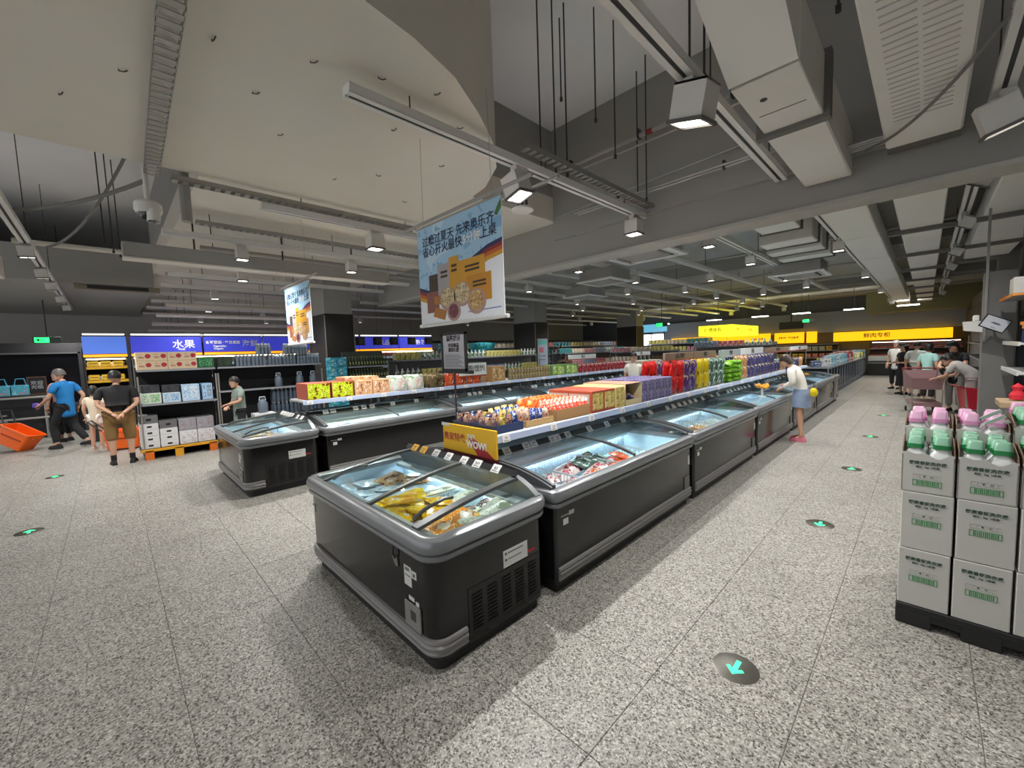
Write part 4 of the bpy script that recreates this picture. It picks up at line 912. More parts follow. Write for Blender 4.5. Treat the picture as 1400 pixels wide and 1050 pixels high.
# left shelf
SL = 1.145
lime = P('carton_lime', '#c4d81e', '#dfe86a', '#7a3420', 4)
def cartons(label, g, w_, d, h, base, front, pos, tilt=0, art=.8):
    k = Kind('carton', printed_box('carton', w_, d, h, base, front, art=art), label, 'carton', g)
    for p in pos: k.put(p, (0, tilt, R(-.02, .02)))
cartons('lime-yellow carton with a brick-red edge on the left shelf', 'lime cartons', .5, .36, .26, M('carton_brick', '#a04a34', .6), lime, [(-7.07, 2.36, SL), (-7.07, 2.74, SL)], 0, .94)
cartons('peach carton of three packs on the left shelf', 'peach cartons', .5, .31, .25, peach, P('print_peach', '#dca87c', '#f0e4d4', '#8a5040', 4), [(-7.07, 3.11, SL), (-7.07, 3.44, SL)])
cartons('flat peach carton lying on top of the peach cartons', 'flat peach cartons', .4, .26, .06, peach, P('print_peach', '#dca87c', '#f0e4d4', '#8a5040', 4), [(-7.1, 2.95, SL+.26), (-7.1, 3.3, SL+.252)])
wg_ = chip('white bag with green leaves on the left shelf', 'food bag', 'white-green bags', '#d6dcd2', '#6ea078', '#e0b8b0', .34, .3, .1, seed=8)
for y in (3.8, 4.16): stand(wg_, -6.86, y, SL+.14, -.12); stand(wg_, -7.0, y, SL+.14, -.1)
bn_ = chip('round brown-and-cream pack on the left shelf', 'food bag', 'brown packs', '#6a5a3c', '#a89878', '#3a3026', .42, .3, .12, seed=9)
stand(bn_, -6.86, 4.62, SL+.14); stand(bn_, -7.02, 4.62, SL+.14)
ro_ = chip('red-orange and white bag on the left shelf, right of the brown pack', 'food bag', 'red-orange bags', '#d0442c', '#e8dcd0', '#e08a40', .24, .32, .09, seed=10)
for y in (4.95, 5.2, 5.45, 5.7): stand(ro_, -6.88, y, SL+.15); stand(ro_, -7.05, y, SL+.15)
cartons('plain tan cardboard box on the left shelf beside the dumpling sign', 'tan boxes', .4, .42, .34, cardb, P('print_tan', '#c09a68', '#e0d0a8', '#7a5a34', 4), [(-7.05, 6.32, SL)])
Jr = Kind('jar', MB().lathe([(.04, 0), (.045, .01), (.045, .1), (.036, .115)], P('jar_brown', '#6e5a34', '#b8a878', '#d8d0b8', 4), 10).lathe([(.038, .115), (.038, .135), (0, .137)], M('jar_lid_gold', '#b09a50', .4, .4), 10).mesh('jar', 35), 'small brown jar with a gold lid in the rows on the left shelf', 'jar', 'jars on the left shelf')
for i in range(15):
    for z_ in range(2): Jr.put((-6.86, 6.68+.1*i, SL+.138*z_), label=('lower ', 'upper ')[z_]+Jr.label)
cartons('pale green carton with white bottles printed on it, far part of the left shelf', 'green cartons', .4, .55, .27, M('carton_sage', '#6f8f52', .6), P('print_sage', '#a8c860', '#dfe8cc', '#5a7a3c', 4), [(-7.05, 8.5, SL), (-7.05, 9.07, SL)])
mr_ = chip('red and white pack in the row at the far part of the left shelf', 'food bag', 'red-white packs', '#b03a40', '#d8cfc8', '#5a2a38', .2, .26, .08, seed=11)
for i in range(12): stand(mr_, -6.87, 9.5+.21*i, SL+.13, 0, R(-.1, .1))
cn_ = Kind('carton', printed_box('carton', .45, .3, .2, M('carton_ivory', '#c9c4b4', .6), P('print_ivory', '#d8d4c4', '#8a8478', '#a86a4c', 4)), 'ivory carton at the far end of the left shelf', 'carton', 'ivory cartons')
for i in range(8): cn_.put((-7.1, 12.2+.32*i, SL))

# ------------------------------------------------------------------ dark drinks gondola at the left
gd = M('gondola_dark', '#1c1c20', .6); gdp = M('gondola_post', '#9a968f', .4, .3)
def gondola(label, x0, y0, x1, y1, h, boards, m=gd, group=None, rail=True, back='-x', sides=True, postm=gdp):
    """shelving bay along y whose open face is +x; boards = shelf heights"""
    t = thing('gondola_shelf', label, 'shelving', (x0, y0, 0), 0, group); w_, l = x1-x0, y1-y0
    ob('back_panel', MB().box(0, 0, 0, .03, l, h, m), t)
    if sides:
        for y in (0, l): ob('upright', MB().box(0, y-.012, 0, .05, y+.012, h, m).box(w_-.03, y-.012, .0, w_, y+.012, h*.9, postm), t)
    for z in boards:
        ob('shelf_board', MB().box(.03, .0, z-.025, w_, l, z, m), t)
        if rail: ob('price_rail', MB().box(w_, .0, z-.035, w_+.012, l, z+.002, M('rail_grey', '#8f9298', .5)), t)
    return t
gondola('dark drinks shelving at the left, apple cartons on top and white boxes below', -10.87, .36, -10.33, 1.56, 1.75, (1.05, 1.70))
gondola('dark drinks shelving behind the boy in grey, water packs on top', -10.87, 1.6, -10.33, 3.68, 1.75, (.25, 1.2, 1.70))
t = thing('pallet', 'black pallet with yellow rails and orange feet under the white boxes', 'pallet', (-10.83, .3, 0))
yp = M('pallet_yellow', '#d99a1e', .6); op = M('pallet_orange', '#d86a14', .6)
ob('deck', MB().box(0, 0, .15, .54, 1.2, .19, M('pallet_black', '#1a1a1a', .7)).box(.54, 0, .15, .57, 1.2, .2, yp), t)
for y in (.06, .5, 1.05): ob('foot', MB().box(0, y, 0, .53, y+.12, .15, M('pallet_black', '#1a1a1a', .7)).box(.53, y-.005, 0, .57, y+.125, .17, op if y != .5 else yp), t)
wbx = M('box_white', '#d8d8da', .6, noise=.03); gbx = M('box_grey', '#96959a', .6); 
def lid_box(name, w_, d, h, m):
    return MB().bbox(-w_/2, -d/2, 0, w_/2, d/2, h*.97, m, .004).box(-w_/2-.002, -d/2-.002, h*.55, w_/2+.002, d/2+.002, h, m).box(w_/2+.002, -.035, h*.35, w_/2+.004, .035, h*.62, black).mesh(name)
WBx = Kind('carton', lid_box('carton', .5, .265, .118, wbx), 'white lidded box with a small black label, stacked on the yellow-railed pallet', 'carton', 'white boxes on the pallet')
GBx = Kind('carton', lid_box('carton', .5, .265, .15, M('box_charcoal', '#6b6a6c', .6)), 'grey lidded box topping the white stacks on the pallet', 'carton', 'grey boxes on the pallet')
for i, (y, n) in enumerate(((.455, 4), (.735, 3))):
    for k in range(n): WBx.put((-10.6+.0*k, y, .2+.12*k))
GBx.put((-10.6, .455, .2+.48)); GBx.put((-10.6, .735, .2+.36))
WB2 = Kind('carton', printed_box('carton', .5, .28, .26, wbx, P('print_whitebox', '#dcdcde', '#c4c4ca', '#b8a0a4', 5)), 'plain white carton at the right end of the pallet', 'carton', 'white cartons on the pallet')
GB2 = Kind('carton', printed_box('carton', .5, .28, .24, gbx, P('print_greybox', '#98979c', '#a8a6ac', '#a07a80', 5)), 'grey carton standing on the white cartons on the pallet', 'carton', 'grey cartons on the pallet')
for y in (1.03, 1.32): WB2.put((-10.6, y, .2)); GB2.put((-10.62, y, .462))
# middle shelf
def one(name, label, me, loc, cat='carton', rz=0):
    o = ob(name, me, None, loc, (0, 0, rz)); return tag(o, label, cat)
for i, (y, w_, h, l, a, b_, c) in enumerate(((.53, .29, .2, 'green and white carton at the left of the middle drinks shelf', '#cfd8cc', '#8fc088', '#4a6a54'), (.83, .27, .19, 'blue and white carton, second on the middle drinks shelf', '#c8d8e4', '#8fb8dc', '#44648c'), (1.13, .28, .33, 'taller sky-blue carton, third on the middle drinks shelf', '#b4d0e8', '#dce8f0', '#4a78a8'), (1.4, .17, .33, 'narrow blue carton at the right end of the middle drinks shelf', '#a0c4e4', '#7a8898', '#d8e4ec'))):
    one('carton', l, printed_box('carton', .42, w_, h, M('carton_side%d' % i, a, .6), P('print_mid%d' % i, a, b_, c, 3.5)), (-10.56, y, 1.052))
dkb = M('carton_dark', '#3d3d42', .6)
DC = Kind('carton', printed_box('carton', .36, .27, .15, dkb, P('print_dark', '#404046', '#55555c', '#2c2c30', 4)), 'dark grey carton stacked behind on the middle drinks shelf', 'carton', 'dark cartons'); DC.put((-10.6, .53, 1.255)); DC.put((-10.6, .83, 1.245))
# top shelf: apple cartons
apm = M('carton_buff', '#cdb898', .7); apr = M('apple_red', '#a82c3a', .5); apl = M('apple_leaf', '#7c1f2c', .5)
mb = MB().bbox(-.22, -.225, 0, .22, .225, .165, apm, .004)
for u in (-.11, .115):
    c_ = [(.2215, u+.055+.042*math.cos(a*PI/8), .09+.042*math.sin(a*PI/8)) for a in range(16)]
    mb.loft([[(q[0]-.0012, q[1], q[2]) for q in c_], c_], apr)
    mb.box(.22, u-.08, .055, .2212, u-.0, .065, apl).box(.22, u-.08, .075, .2212, u-.01, .083, apl).box(.22, u-.08, .12, .2212, u-.03, .126, apr)
AC = Kind('carton', mb.mesh('carton'), 'buff fruit carton printed with two red apples on top of the drinks shelving', 'carton', 'apple cartons')
for y in (.59, 1.045):
    for k in range(2): AC.put((-10.55, y, 1.702+.167*k))
one('carton', 'green carton beside the apple cartons on top of the drinks shelving', printed_box('carton', .42, .27, .22, M('carton_green', '#1f5c34', .6), P('print_green', '#1f6a3a', '#2c7a48', '#b8d0bc', 3.5)), (-10.56, 1.415, 1.702))
one('carton', 'very dark green carton right of the green one on top of the drinks shelving', printed_box('carton', .42, .26, .2, M('carton_darkgreen', '#18281e', .6), P('print_dkgreen', '#1a2c20', '#2c4034', '#60705c', 3.5)), (-10.56, 1.74, 1.702))
# water: shrink-wrapped packs, each pack of bottles a thing
btl = M('water_bottle', '#66717e', .15, noise=.1, spec=.7); btc = M('bottle_cap_white', '#cfd6da', .4)
def bottle_pack(name, nx, ny, r, h, m, capm):
    mb = MB()
    for i in range(nx):
        for j in range(ny):
            T_ = Matrix.Translation((-(nx-1)*r+i*2*r, -(ny-1)*r+j*2*r, 0))
            mb.lathe([(r*.95, 0), (r*.97, h*.3), (r*.85, h*.4), (r*.97, h*.5), (r*.95, h*.7), (r*.35, h*.9)], m, 8, T_).lathe([(r*.4, h*.9), (r*.4, h), (0, h)], capm, 8, T_)
    return mb.mesh(name, 35)
wp = Kind('water_pack', bottle_pack('water_pack', 3, 4, .035, .24, btl, btc), 'shrink-wrapped pack of water bottles on top of the drinks shelving', 'bottle pack', 'water packs on top')
for y in (2.08, 2.38, 2.7, 3.0, 3.3, 3.55): wp.put((-10.5, y, 1.702))
for y in (2.5, 3.05, 3.3): wp.put((-10.5, y, 1.945))
wq = Kind('water_pack', bottle_pack('water_pack', 3, 4, .042, .3, M('water_bottle_grey', '#4f5966', .2), btc), 'grey-blue pack of large water bottles low on the drinks shelving', 'bottle pack', 'water packs below')
for y in (2.75, 3.1, 3.45):
    for z in (.252, .555, .858): wq.put((-10.5, y, z))
Jg = Kind('water_jug', MB().lathe([(.09, 0), (.1, .02), (.1, .2), (.06, .27), (.03, .29), (.03, .31)], btl, 12).tube([(0, -.06, .27), (0, -.05, .34), (0, .05, .34), (0, .06, .27)], .012, btc, 6).mesh('water_jug', 40), 'clear water jug with a handle on the drinks shelving behind the boy', 'water jug', 'water jugs')
for y in (2.75, 3.2, 3.5): Jg.put((-10.45, y, 1.202), sc=(.8, .8, .9))
t = thing('boxed_jug', 'white appliance box with a bottle pictured on it, right of the boy in grey', 'carton', (-10.05, 2.3, 0))
ob('box', MB().bbox(-.16, -.2, .25, .16, .2, .68, wbx, .004).box(.16, -.17, .52, .1615, .17, .62, darkm).box(.1615, -.14, .54, .162, -.02, .59, whl), t)
ob('plinth', MB().box(-.16, -.2, 0, .16, .2, .25, gd), t)
Jg2 = Jg.put((-10.05, 2.3, .682), label='clear water jug standing on the white appliance box'); Jg2.pop('group', None) if 'group' in Jg2 else None
# teal drink crates and the bottle rack by the black column
tl = P('crate_teal', '#2f90a4', '#7cc4cc', '#1c4a70', 3, .4)
TC = Kind('drink_case', MB().bbox(-.15, -.2, 0, .15, .2, .225, tl, .01).box(.15, -.17, .04, .152, .17, .18, P('case_teal_print', '#3a9cc0', '#c8d890', '#1f5c84', 4)).mesh('drink_case'), 'teal drinks case in the tall stack against the black column', 'drinks case', 'teal drinks cases')
for k in range(8): TC.put((-10.1, 3.95, .227*k))
gondola('bottle rack with rows of green-capped bottles right of the teal stack', -10.4, 4.2, -10.02, 5.3, 1.95, (.2, .6, .95, 1.27, 1.58), M('rack_grey', '#4b4f4c', .6), None, True, sides=False)
bt = Kind('bottle', MB().lathe([(.03, 0), (.032, .01), (.032, .14), (.012, .19), (.012, .215)], M('bottle_darkgreen', '#33402c', .2), 8).lathe([(.014, .215), (.014, .24), (0, .24)], M('cap_olive', '#8a9a50', .5), 8).box(.028, -.016, .04, .034, .016, .11, M('label_olive', '#98a068', .6)).mesh('bottle', 35), 'dark bottle with an olive cap in the rack by the black column', 'bottle', 'bottles in the rack')
for z in (.952, 1.272, 1.582):
    for i in range(14): bt.put((-10.1, 4.28+.075*i, z))
# ------------------------------------------------------------------ pallet of detergent cartons, right
pl = M('pallet_plastic', '#141415', .5)
t = thing('pallet', 'black plastic pallet under the detergent cartons at the right', 'pallet', (-.09, 3.42, 0))
ob('deck', MB().bbox(0, 0, .085, .72, 1.25, .13, pl, .005), t)
ft = MB().bbox(0, 0, 0, .16, .16, .09, pl, .006).mesh('foot')
for x in (0, .28, .56):
    for y in (0, .55, 1.09): ob('foot', ft, t, (x, y, 0))
ob('skirt', MB().box(0, .004, .05, .72, .02, .09, pl), t)
cw = M('carton_offwhite', '#bcbbb4', .7, noise=.03); grn = M('print_green_ink', '#3f8a52', .6); grn_d = M('print_dark_green', '#2c4c3a', .6)
def det_carton(name, h, cut=False):
    w_, d = .222, .37; mb = MB()
    if not cut: mb.bbox(-w_/2, 0, 0, w_/2, d, h, cw, .004)
    else:
        t_ = .005; mb.box(-w_/2, 0, 0, w_/2, d, t_, cw)
        n = 12; top = [h-.022*max(0, math.sin(math.pi*2*i/n-.4))-.006*math.sin(5*i) for i in range(n+1)]
        for y0 in (0, d-t_):
            mb.loft([[(-w_/2, y, 0)]+[(w_/2, y, 0)]+[(w_/2-w_*i/n, y, top[i]) for i in range(n+1)] for y in (y0, y0+t_)], cw)
        for x0 in (-w_/2, w_/2-t_):
            mb.loft([[(x, 0, 0), (x, d, 0), (x, d, h+.05), (x, d*.6, h+.07), (x, d*.3, h+.05), (x, .02, h+.03), (x, 0, h-.01)] for x in (x0, x0+t_)], M('carton_kraft_edge', '#7a6450', .8))
            mb.box(min(x0, x0+t_)-.0005, 0, 0, max(x0, x0+t_)+.0005, d, h*.85, cw)
    o = mb.mesh(name); return o
def det_print(o, h):
    k = h-.155
    fr_ = MB()
    for a in ((-.062, k, .062, k+.003), (-.062, k+.033, .062, k+.036), (-.062, k, -.059, k+.036), (.059, k, .062, k+.036)): fr_.box(a[0], -.0015, a[1]-.045, a[2], 0, a[3]-.045, grn)
    for i in range(13): fr_.box(-.046+i*.0075, -.0015, k-.04, -.046+i*.0075+(.004 if i % 3 else .0055), 0, k-.014, grn)
    ob('green_barcode_label', fr_, o)
    ic = MB()
    for i in range(5): ic.box(-.06+i*.025, -.0012, k+.002, -.04+i*.025, 0, k+.003, M('icon_grey', '#98988f', .6)).box(-.06+i*.025, -.0012, k+.024, -.04+i*.025, 0, k+.025, M('icon_grey', '#98988f', .6)).box(-.06+i*.025, -.0012, k+.002, -.0592+i*.025, 0, k+.025, M('icon_grey', '#98988f', .6))
    ic.prism([(-.012, 0), (-.006, .012), (-.018, .012)], 0, .0012, grn_d, Matrix.Translation((0, 0, k+.006)) @ Matrix.Rotation(PI/2, 4, 'X')).box(.012, -.0014, k+.011, .026, 0, k+.014, grn_d)
    ob('icons', ic, o)
    text('酵素香氛洗衣液', .0225, grn_d, (0, -.0015, k+.094), '-y', o, .0006)
    text('规格：2kg  16瓶装', .0125, grn_d, (0, -.0015, k+.07), '-y', o, .0003)
cols = [.026, .26, .494]
nmc = ['leftmost', 'middle', 'rightmost']
full = det_carton('carton', .355); low = det_carton('carton', .355); cutc = det_carton('carton', .24, True)
tier = ['bottom', 'second-tier', 'cut-open top']
for c, x in enumerate(cols):
    for k, (z, me, h) in enumerate(((.131, low, .355), (.489, full, .355), (.847, cutc, .243))):
        o = ob('detergent_carton', me, None, (x+(.004 if k == 1 else 0), 3.43+(.003*k), z)); tag(o, f'off-white detergent carton with green print, {tier[k]} in the {nmc[c]} stack on the black pallet', 'carton', 'front detergent cartons'); det_print(o, h)
    for k, z in enumerate((.131, .489)):
        o = ob('detergent_carton', full, None, (x, 3.82, z)); tag(o, 'off-white detergent carton in the second row behind the printed stacks', 'carton', 'rear detergent cartons')
    o = ob('detergent_carton', cutc, None, (x, 3.82, .95 if c < 2 else .98)); tag(o, 'opened detergent carton holding the pink-capped jugs', 'carton', 'rear opened cartons')
    if c < 3:
        o = ob('carton_insert', MB().box(-.1, 0, 0, .1, .36, .1 if c < 2 else .13, M('kraft_inner', '#7d5a38', .85))); o.location = (x, 3.825, .846); tag(o, 'kraft packing board under a pink-capped carton', 'board', 'kraft boards')
jw = M('jug_white', '#dfe2e0', .35, noise=.02); capg = M('cap_green', '#8fc4a6', .25, spec=.7); capd = M('cap_green_dark', '#0f7a3c', .35); capp = M('cap_pink', '#e6b4d2', .25, spec=.7); cappd = M('cap_pink_dark', '#d087b4', .35)
def jug(name, c1, c2, lab_):
    def rr(w_, d, z, r=.02): return rring(-w_/2, -d/2, w_/2, d/2, r, 0, z, 3)
    mb = MB().loft([rr(.098, .08, 0), rr(.1, .082, .02), rr(.1, .082, .19), rr(.094, .074, .225), rr(.06, .052, .255, .018), rr(.046, .046, .262, .018), rr(.046, .046, .275, .018)], jw)
    return mb.mesh(name, 50)
jm = jug('jug', None, None, None)
def capm_(c1, c2): return MB().loft([rring(-.037, -.037, .037, .037, .012, 0, z, 3) for z in (.262, .288)], c2).loft([rring(-s, -s, s, s, .012, 0, z, 3) for s, z in ((.0335, .288), (.029, .328), (.0255, .332))], c1).mesh('cap', 40)
cg, cp = capm_(capg, capd), capm_(capp, cappd)
lbm = MB().box(-.035, -.0425, .06, .035, -.041, .17, P('jug_label', '#cfe0d4', '#7ab08c', '#e8ece8', 4)).mesh('jug_label')
for c, x in enumerate(cols):
    for b_, (y0, z0, cm, nm_) in enumerate(((3.493, .855, cg, 'green'), (3.883, .955 if c < 2 else .985, cp if c < 2 else cg, 'pink' if c < 2 else 'green'))):
        for i in range(2):
            for j in range(4):
                o = ob('detergent_jug', jm, None, (x-.053+.106*i+R(-.002, .002), y0+.088*j, z0+R(-.004, .004)), (R(-.03, .03), R(-.03, .03), R(-.05, .05)))
                tag(o, f'white detergent jug with a {nm_} dosing cap in the {nmc[c]} column of cartons', 'jug', f'{nm_}-capped jugs in the {nmc[c]} column')
                ob('cap', cm, o); ob('label', lbm, o)
pink2 = Kind('detergent_jug', jm, 'white jug with a dusty pink cap on the rear cartons at the frame edge', 'jug', 'pink-capped jugs at the back')
o = ob('detergent_carton', full, None, (cols[2], 4.22, .131)); tag(o, 'third-row detergent carton under the rear jugs', 'carton', 'third-row cartons')
for x in (cols[2],):
    for z in (.489,): o = ob('detergent_carton', full, None, (x, 4.22, z)); tag(o, 'third-row detergent carton under the rear jugs', 'carton', 'third-row cartons')
    for i in range(2):
        o = pink2.put((x-.053+.106*i, 4.27, 1.0)); ob('cap', cp, o); ob('label', lbm, o)
t = thing('price_clip', 'pair of tilted price clips standing between the jugs', 'price clip', (.29, 3.8, 1.1))
ob('stem', MB().tube([(0, 0, -.25), (0, 0, .05)], .004, steel, 6), t)
for k in range(3): ob('clip_card', MB().bbox(-.05, -.002, -.012, .05, .002, .012, tagw, .001), t, (.02*k, .03*k, .1-.035*k+.1), (.3, -.6, .2))

# ------------------------------------------------------------------ right side: pillar, shelving, red trolley
pg = M('pillar_grey', '#6f6e6b', .6, noise=.05)
struct('column', MB().bbox(.52, 8.3, 0, .80, 8.6, 2.62, pg, .006))
struct('trim_post', MB().box(.52, 8.24, 1.7, .545, 8.29, 3.42, M('post_grey', '#838280', .5)))
struct('column', MB().bbox(1.0, 13.2, 0, 1.3, 13.6, 4.14, pg, .006))
struct('wall_right_panel', MB().box(.83, 8.45, 0, 3.2, 8.6, 2.9, M('navy_grey_panel', '#3b414c', .6)).box(.83, 8.3, 2.0, 3.2, 8.44, 3.4, M('charcoal_panel', '#2d2c2d', .7)))
struct('wall_right_store', MB().box(1.35, 9, 0, 1.5, 27, 3.42, wallg).box(1.2, 15.5, 2.0, 1.36, 27, 2.9, M('charcoal_panel', '#2d2c2d', .7)))
navy = M('bracket_navy', '#20283c', .5)
t = thing('gondola_shelf', 'navy shelving at the right edge with stepped side brackets', 'shelving', (.7, 6.9, 0))
ob('back_panel', MB().box(.42, 0, 0, .46, 1.3, 2.2, M('navy_grey_panel', '#3b414c', .6)), t)
for z in (.95, 1.37, 1.69):
    ob('shelf_board', MB().box(0, 0, z-.02, .42, 1.3, z, white).box(-.015, 0, z-.03, .0, 1.3, z+.015, rail_w), t)
    ob('bracket', MB().loft([[(.02, y, z-.02), (.42, y, z-.02), (.42, y, z-.3), (.36, y, z-.3)] for y in (0, .012)], navy), t)
ob('plinth', MB().box(0, 0, 0, .46, 1.3, .93, navy), t)
t2 = thing('display_shelf', 'orange-lipped top shelf high at the right edge', 'shelf', (.66, 6.9, 2.2))
ob('board', MB().box(-.02, 0, 0, .5, 1.2, .02, M('shelf_grey', '#7d7c7a', .5)).box(-.03, 0, -.005, -.02, 1.2, .025, M('lip_orange', '#d8862a', .5)).box(-.02, -.01, -.005, .5, 0, .02, M('lip_orange', '#d8862a', .5)).box(-.03, .6, .0251, -.02, 1.2, .04, M('lip_red', '#a83c24', .5)), t2)
ob('support', MB().box(.44, 0, -.1, .48, 1.2, .0, navy), t2)
for i, (x, h, m) in enumerate(((.68, .17, '#b4b2ac'), (.78, .22, '#a4a29d'), (.9, .29, '#d8d7d2'))):
    one('storage_box', ['low grey-white box on the orange shelf, left of three', 'grey ribbed box on the orange shelf, middle of three', 'tall white box on the orange shelf at the frame edge'][i], MB().bbox(-.045, -.15, 0, .045, .15, h, M('stbox%d' % i, m, .6), .004).box(-.046, -.14, h*.8, .046, .14, h*.82, greyp), (x, 7.08, 2.221), 'box')
# small goods on those shelves
t = thing('spray_bottle', 'navy spray bottle with an orange trigger on the right shelving', 'bottle', (.75, 6.98, 1.692))
ob('body', MB().lathe([(.032, 0), (.034, .02), (.032, .12), (.016, .17), (.014, .19)], M('spray_navy', '#1e2a58', .3), 12), t); ob('trigger', MB().box(-.05, -.012, .19, .03, .012, .225, M('trigger_orange', '#dd8a2c', .4)).box(-.035, -.008, .15, -.025, .008, .19, M('trigger_orange', '#dd8a2c', .4)), t)
one('bottle', 'mint green bottle beside the navy spray bottle', MB().lathe([(.035, 0), (.037, .02), (.035, .13), (.014, .16), (.014, .19), (0, .19)], M('bottle_mint', '#4cb496', .3), 12).lathe([(.016, .19), (.016, .22), (0, .222)], M('cap_orange', '#cf7a2a', .4), 10), (.86, 6.98, 1.692), 'bottle')
one('soft_toy', 'red plush toy sitting among goods by the right shelving', MB().lathe([(0, 0), (.05, .01), (.055, .05), (.03, .09), (.035, .11), (.04, .13), (.0, .165)], M('plush_red', '#d42a3c', .8), 12), (.62, 6.1, 1.16), 'toy')
one('white_tub', 'white tub lying beside the red plush toy', MB().lathe([(.07, 0), (.09, .02), (.095, .07), (.07, .09), (0, .092)], white, 16), (.78, 6.1, 1.16), 'tub')
o = one('goods_table', 'low pale table holding the red toy behind the pallet', MB().bbox(-.12, -.2, 1.1, .9, .2, 1.158, M('table_wood', '#b09878', .6), .006).box(-.08, -.16, 0, -.04, -.12, 1.1, steel).box(.82, -.16, 0, .86, -.12, 1.1, steel).box(-.08, .12, 0, -.04, .16, 1.1, steel).box(.82, .12, 0, .86, .16, 1.1, steel), (.62, 6.1, 0), 'table')
t = thing('price_display', 'tilted white tablet-like price sign in a dark frame on the grey pillar', 'sign', (.6, 8.0, 1.93), 0)
ob('frame', MB().bbox(-.12, -.012, -.085, .12, .006, .085, black, .004), t, (0, 0, 0), (0, .45, 0)).rotation_euler = (0, .5, .15)
p_ = ob('face', MB().box(-.108, -.016, -.073, .108, -.0125, .073, M('sign_face', '#b9bcc4', .5)).prism([(-.05, .0), (-.02, .012), (.03, .012), (.06, -.004), (.0, -.01)], .016, .0175, M('sign_mark', '#4a5568', .5), Matrix.Rotation(PI/2, 4, 'X')).box(-.02, -.0175, -.055, .03, -.016, -.05, ink), t); p_.rotation_euler = (0, .5, .15)
ob('arm', MB().tube([(0, .0, 0), (.0, .31, 0)], .012, darkm, 8), t)
t = thing('scanner_bin', 'white angular dispenser fixed to the left of the grey pillar', 'dispenser', (.46, 8.38, 1.86))
ob('body', MB().loft([[(-.11, -.06, .0), (.06, -.06, -.03), (.06, .06, -.03), (-.11, .06, .0)], [(-.12, -.07, .12), (.06, -.07, .12), (.06, .07, .12), (-.12, .07, .12)]], white), t); ob('knob', MB().bbox(-.03, -.03, .12, .03, .03, .2, white, .01), t)
# red shopping trolley / scale counter
rc = M('trolley_red', '#a81c2c', .4); rcd = M('trolley_dark_red', '#7d1822', .5); wh_m = M('wheel_black', '#1c1c1c', .6)
def trolley(label, x, y, rz, m):
    t = thing('shopping_trolley', label, 'trolley', (x, y, 0), rz)
    ob('basket', MB().loft([[(-.24, -.4, .6), (.24, -.4, .6), (.28, .45, .55), (-.28, .45, .55)], [(-.27, -.45, .86), (.27, -.45, .86), (.31, .52, 1.0), (-.31, .52, 1.0)]], m, False).add([(-.24, -.4, .6), (.24, -.4, .6), (.28, .45, .55), (-.28, .45, .55)], [(0, 1, 2, 3)], m), t)
    ob('lower_tray', MB().bbox(-.24, -.42, .2, .24, .42, .3, m, .01), t)
    ob('frame', MB().tube([(-.24, -.4, .08), (-.27, .45, .3), (-.29, .52, 1.0)], .014, steel, 6).tube([(.24, -.4, .08), (.27, .45, .3), (.29, .52, 1.0)], .014, steel, 6).tube([(-.24, -.4, .1), (-.25, -.42, .6)], .014, steel, 6).tube([(.24, -.4, .1), (.25, -.42, .6)], .014, steel, 6), t)
    ob('handle', MB().tube([(-.3, .54, 1.0), (-.3, .6, 1.04), (.3, .6, 1.04), (.3, .54, 1.0)], .018, rcd, 8), t)
    for wx in (-.24, .24):
        for wy in (-.4, .42): ob('wheel', MB().lathe([(.06, -.015), (.06, .015)], wh_m, 12, Matrix.Translation((wx, wy, .06)) @ Matrix.Rotation(PI/2, 4, 'Y')), t)
    return t
trolley('red shopping trolley parked left of the grey pillar', .9, 11.2, PI/2+.2, rc).scale = (.85, .85, .85)
t = thing('checkout_kiosk', 'grey kiosk with a slanted screen behind the red trolley', 'kiosk', (1.0, 11.9, 0))
ob('cabinet', MB().bbox(-.25, -.2, 0, .25, .2, 1.05, M('kiosk_grey', '#7b7d80', .5), .01), t); ob('screen', MB().bbox(-.2, -.02, -.14, .2, .02, .14, darkm, .004), t, (-.05, -.1, 1.3), (-.7, .4, .3)); ob('neck', MB().tube([(0, 0, 1.05), (-.05, -.08, 1.3)], .025, steel, 8), t)
# wall-side shelving far right
t = gondola('tall shelving along the right wall beyond the pillar', .95, 14.2, 1.34, 20, 2.0, (.4, .8, 1.2, 1.6), M('shelf_charcoal', '#3a3a3c', .6))
t.location = (1.34, 20, 0); t.rotation_euler = (0, 0, PI)

# ------------------------------------------------------------------ left wall: blue light boxes, coolers
blu = emis('lightbox_blue', '#3238a4', .45); blu2 = emis('lightbox_skyblue', '#4464b4', .5)
org = emis('lightbox_orange', '#e08a1c', .9); ledw = emis('cornice_light', '#f4f2ea', 1.3)
def lightbox(label, y0, y1, m, words=()):
    t = thing('light_box', label, 'sign', (-13.95, y0, 2.06)); l = y1-y0
    ob('panel', MB().bbox(-.12, .01, .03, 0, l-.01, .46, m, .004), t)
    ob('stripe', MB().box(-.12, .01, -.03, .002, l-.01, .03, org).box(-.12, .01, .03, .003, l-.01, .045, M('stripe_red', '#b03020', .5)), t)
    ob('top_light', MB().box(-.06, .03, .5, 0, l-.03, .53, ledw).box(-.08, .0, .46, -.05, l, .5, darkm), t)
    for s, u, body, sz in words: text(body, sz, whl, (.002, u, s), '+x', t, .003)
lightbox('sky-blue light box over the yellow-lit chiller at the left', -.42, .36, blu2)
lightbox('blue light box with big white characters above the green cartons', .42, 1.86, blu, ((.25, 1.05, '水果', .24), (.13, 1.0, 'Fruit', .07)))
lightbox('blue light box with small two-line lettering above the water packs', 1.9, 3.3, blu, ((.3, .45, '新鲜蔬菜 · 每日直送', .09), (.2, .36, 'Vegetables', .07), (.13, .33, 'Organic', .07), (.26, 1.1, '海鲜', .2)))
lightbox('blue light box behind the smaller hanging banner', 3.35, 4.8, blu)
